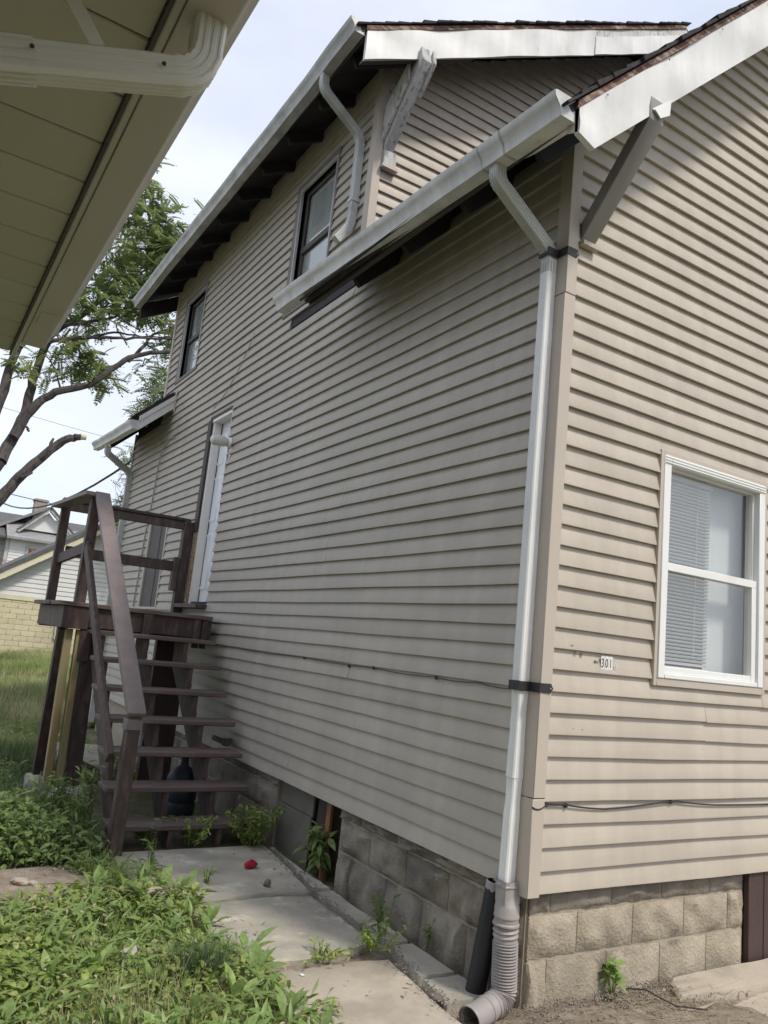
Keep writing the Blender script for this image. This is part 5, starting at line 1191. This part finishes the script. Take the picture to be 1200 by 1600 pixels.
def rosettes():
    spots = [(-.95, 1.82, .19, 1), (-1.08, 1.9, .15, 1), (-1.2, 1.75, .16, 1), (-.99, 1.60, .13, 0), (-1.12, 1.5, .14, 1), (-.98, 1.32, .12, 1), (-1.05, 1.12, .13, 0), (-.93, .92, .15, 1), (-.97, .70, .14, 1), (-1.0, .52, .13, 0), (-.95, .34, .12, 1), (-1.05, .22, .14, 1), (-.98, .05, .13, 1),
             (-1.22, 1.28, .12, 0), (-1.35, 1.55, .12, 1), (-1.48, 1.68, .13, 0), (-1.28, .92, .12, 1), (-1.18, .45, .15, 1), (-1.36, .38, .14, 0), (-1.52, .30, .15, 1), (-1.72, .45, .11, 0), (-1.45, .72, .11, 1), (-1.62, .95, .11, 0), (-1.85, .9, .12, 1), (-1.72, 1.3, .12, 1), (-1.95, 1.45, .12, 0), (-1.60, 1.55, .11, 1), (-2.05, .55, .12, 0),
             (-1.3, .12, .14, 1), (-1.65, .08, .12, 0), (-1.12, .72, .11, 0), (-1.25, 2.0, .13, 1), (-1.1, 2.12, .12, 0), (-1.42, 2.02, .12, 1)]
    meshes = []
    for s in range(6):
        V, F = rosette_mesh(40+s, 7+s, 1.0, .9 if s % 2 else 1.25)
        o = fastmesh('broadleaf_weed', V, F, M['leaf_broad'], smooth=True); meshes.append(o.data); COL.objects.unlink(o); bpy.data.objects.remove(o)
    for i, (x, y, s, t) in enumerate(spots):
        o = bpy.data.objects.new('broadleaf_weed', meshes[(i*5+t) % 6]); COL.objects.link(o); o.location = (x, y, GZ-.01); o.scale = (s*.92,)*3; o.rotation_euler = (random.uniform(-.1, .1), random.uniform(-.1, .1), random.uniform(0, 6.28))
        tag(o, 'broad leaved green weed in the weed bed beside the concrete walk', 'weed', 'broad leaved weeds beside the walk')
rosettes()
def bushy(name, loc, r, h, n, m, label, cat='weed', leaf=.05, stems=9, W=.4, seed=1, group=None):
    t = thing(name, loc, label, cat, group); rs = np.random.default_rng(seed); tv, tf = leaf_template(1, W, 3, .12, .45)
    sb = MB(); P = []; A = []
    for s in range(stems):
        a = rs.uniform(0, 2*np.pi); rr_ = r*rs.uniform(.1, 1); top = np.array([rr_*np.cos(a), rr_*np.sin(a), h*rs.uniform(.6, 1)]); b = top*np.array([.25, .25, 0])
        mid = (top+b)/2+np.array([0, 0, h*.12]); sb.tube([Vector(b)+Vector(loc), Vector(mid)+Vector(loc), Vector(top)+Vector(loc)], [.004, .003, .002], 5)
        k = n//stems
        f = rs.uniform(.2, 1.05, k)[:, None]; p = b*(1-f)**2+2*mid*f*(1-f)+top*f*f; P.append(p+rs.normal(0, .006, p.shape))
    P = np.concatenate(P); V, F = scatter(tv, tf, P, rotmats(len(P), .9, rs), rs.uniform(.6, 1.2, len(P))*leaf)
    sb.build('stem', m, t); fastmesh('leaves', V, F, m, t)
    return t
LW, LD = M['leaf_weed'], M['leaf_dark']
bushy('bushy_weed', (-.17, 2.72, GZ), .24, .30, 900, LW, 'bushy yellow green weed against the foundation right of the bottom tread', leaf=.042, stems=26, seed=2)
bushy('bushy_weed', (-.58, 2.84, GZ), .19, .20, 560, LW, 'low bushy weed in front of the bottom tread middle', leaf=.04, stems=20, seed=3)
bushy('bushy_weed', (-.88, 2.92, GZ), .15, .17, 300, LW, 'dark low weed under the bottom tread next to the post', leaf=.04, stems=14, seed=4)
bushy('tall_weed', (-.02, 2.02, GZ+.01), .14, .30, 90, LD, 'tall dark green weed at the foundation by the boarded opening', leaf=.10, stems=7, seed=5)
bushy('slab_weed', (-.30, .78, GZ), .17, .12, 220, LW, 'patch of low weeds in the gap between two walk slabs', leaf=.03, stems=14, seed=6)
bushy('slab_weed', (-.6, .765, GZ), .20, .07, 200, LW, 'small creeping weeds left along the same slab gap', leaf=.025, stems=14, seed=7)
bushy('upright_weed', (-.155, .92, GZ), .08, .26, 46, LD, 'thin upright weed growing from a crack near the foundation', leaf=.06, stems=4, W=.25, seed=8)
bushy('upright_weed', (-.02, .70, GZ), .05, .13, 24, LD, 'tiny weed at the block joint along the side foundation', leaf=.05, stems=3, W=.25, seed=9)
bushy('seedling', (.55, -.03, GZ), .07, .15, 34, M['leaf_broad'], 'small bright green seedling at the front foundation', 'seedling', leaf=.07, stems=4, W=.45, seed=10)
bushy('upright_weed', (-1.02, 2.3, GZ), .06, .20, 30, LD, 'narrow leaved weed on the slab edge left of the red object', leaf=.07, stems=4, W=.2, seed=11)
bushy('upright_weed', (-.78, 1.95, GZ), .06, .12, 24, LW, 'small sprig rising at the left edge of the upper slab', leaf=.06, stems=4, W=.25, seed=12)
for i, (x, y, h) in enumerate(((-1.22, 3.35, .52), (-1.34, 3.55, .36), (-1.36, 3.05, .48), (-1.55, 3.5, .42), (-1.75, 3.2, .36), (-1.42, 3.45, .4))):
    bushy('tall_weed', (x, y, GZ), .12, h, 60, LD, 'tall narrow leaved weed in the thicket left of the stairs', leaf=.095, stems=6, W=.22, seed=20+i, group='tall weeds left of the stairs')
# grass tuft
def tuft():
    n = 900; a = RNG.uniform(0, 2*np.pi, n); r = RNG.uniform(0, 1, n)**.6*.13; x = -1.24+r*np.cos(a); y = .72+r*np.sin(a)*.8
    o = blades('grass_tuft', x, y, RNG.uniform(.10, .22, n), RNG.uniform(.003, .005, n), M['grass_dark'], lean=.55); tag(o, 'dark fine bladed grass tuft in the middle of the weeds', 'grass tuft')
tuft()
# stones, litter, sticks
def rock(name, c, r, m, label, cat='stone', sq=(1, 1, .6), seed=0):
    bm = bmesh.new(); bmesh.ops.create_icosphere(bm, subdivisions=2, radius=1); rs = random.Random(seed)
    for v in bm.verts:
        k = 1+.22*math.sin(3*v.co.x+seed)*math.cos(4*v.co.y+seed*2)+rs.uniform(-.1, .1); v.co = Vector((v.co.x*sq[0]*r*k, v.co.y*sq[1]*r*k, v.co.z*sq[2]*r*k))
    me = bpy.data.meshes.new(name); bm.to_mesh(me); bm.free(); me.materials.append(m); o = bpy.data.objects.new(name, me); COL.objects.link(o); o.location = c; o.rotation_euler = (0, 0, rs.uniform(0, 6)); return tag(o, label, cat)
rock('stone', (-1.47, 1.02, GZ+.012), .055, M['stone'], 'pale speckled stone half buried in the weeds', seed=3, sq=(1.2, .8, .7))
rock('stone', (-1.36, 1.03, GZ+.010), .038, M['stone'], 'smaller brownish stone beside the pale weed bed stone', seed=4, sq=(1.2, .8, .6))
rock('stone', (-.44, 1.80, GZ+.03), .026, M['dark_stone'], 'small dark pebble on the upper concrete slab', seed=5, sq=(.9, .8, 1))
rock('stone', (-.30, .22, GZ+.0), .03, M['dark_stone'], 'dark pebble in the crack near the black pipe', seed=6, sq=(1.2, 1, .6))
rock('stone', (-1.80, 2.13, GZ+.035), .045, M['stone'], 'flat whitish stone on the bare dirt at left', seed=8, sq=(1.3, .8, .4))
rock('stone', (-1.74, 2.10, GZ+.03), .03, M['stone'], 'little chip of stone right of the flat whitish stone', seed=9, sq=(1.1, .8, .5))
rock('stone', (-1.12, 1.78, GZ+.04), .07, M['concrete_pale'], 'flat pale stone among the weeds near the stair post', seed=10, sq=(1.2, .9, .35))
def red_thing():
    o = rock('crushed_litter', (-.395, 2.185, GZ+.035), .048, M['red'], 'crumpled bright red litter lying on the upper concrete slab', 'litter', (1.1, .75, .5), 12)
red_thing()
rock('litter', (-.78, .62, GZ+.0), .010, M['sticker'], 'tiny white scrap on the pale near slab', 'litter', (1.3, 1, .3), 2)
def litter():
    tv, tf = leaf_template(1, .45, 3, .3, .5)
    n = 260; x = np.concatenate([RNG.uniform(-2.3, -.8, n), RNG.uniform(-.95, -.1, 50), RNG.uniform(.1, 1.4, 60)]); y = np.concatenate([RNG.uniform(-.3, 2.5, n), RNG.uniform(.0, 2.6, 50), -RNG.uniform(.05, .5, 60)])
    z = np.concatenate([np.full(n, GZ+.03)+RNG.uniform(0, .05, n), np.full(50, GZ+.018), np.full(60, GZ+.0)])
    V, F = scatter(tv, tf, np.stack([x, y, z], 1), rotmats(len(x), .3), RNG.uniform(.012, .04, len(x)))
    tag(fastmesh('dead_leaves', V, F, M['straw']), kind='stuff')
litter()
def debris():
    # crumbs along the cracks and at the front foundation; straw on the earth
    n = 700; t = RNG.uniform(0, 1, n); yc = t*2.6; xc = np.interp(yc, [0, .15, .8, 1.6, 2.6], [-.33, -.32, -.22, -.2, -.05])+RNG.normal(0, .03, n)
    P = np.stack([xc, yc, np.full(n, GZ+.012)], 1)
    m2 = 1500; Q = np.stack([RNG.uniform(-.1, 1.1, m2), -np.abs(RNG.normal(0, .16, m2))+.0, np.full(m2, GZ-.01)+RNG.uniform(0, .03, m2)], 1)
    m3 = 500; q3 = np.stack([RNG.normal(-1.85, .28, m3), RNG.normal(2.2, .16, m3), np.full(m3, GZ+.02)], 1)
    P = np.concatenate([P, Q, q3])
    tv = np.array([(1, 0, 0), (-.5, .8, 0), (-.5, -.8, 0), (.1, 0, .9)], float); tf = np.array([(0, 1, 3), (1, 2, 3), (2, 0, 3), (0, 2, 1)])
    V, F = scatter(tv, tf, P, rotmats(len(P), .6), RNG.uniform(.002, .009, len(P))**1.0); tag(fastmesh('gravel', V, F, M['gravel']), kind='stuff')
    n = 520; x = RNG.normal(.66, .24, n); y = -.12-np.abs(RNG.normal(0, .22, n)); a = RNG.uniform(0, np.pi, n); L_ = RNG.uniform(.03, .11, n); z = GZ-.005+RNG.uniform(0, .035, n)
    d = np.stack([np.cos(a)*L_, np.sin(a)*L_, RNG.normal(0, .006, n)], 1); c = np.stack([x, y, z], 1); w = np.stack([-np.sin(a), np.cos(a), np.zeros(n)], 1)*.0013
    V = np.stack([c-d/2-w, c-d/2+w, c+d/2+w, c+d/2-w], 1).reshape(-1, 3); i = np.arange(n)*4; tag(fastmesh('straw', V, np.stack([i, i+1, i+2, i+3], 1), M['straw']), kind='stuff')
debris()
o = MB().tube([(.74, -.30, GZ+.012), (.86, -.315, GZ+.016), (.97, -.30, GZ+.02)], [.006, .007, .004], 7).build('stick', M['straw'], None); tag(o, 'pale dry stick lying on the dirt by the front slab', 'stick')
o = MB().tube([(.62, -.06, GZ+.03), (.66, -.14, GZ+.05), (.70, -.28, GZ+.03), (.82, -.36, GZ+.03)], .004, 5).build('twig', M['bark'], None); tag(o, 'thin dark bent twig below the seedling', 'stick')
o = MB().tube([(-1.72, 1.98, GZ+.06), (-1.5, 1.85, GZ+.09), (-1.25, 1.72, GZ+.06)], .003, 5).build('grass_stalk', M['straw'], None); tag(o, 'long pale dry grass stalk lying across the weeds', 'stalk')
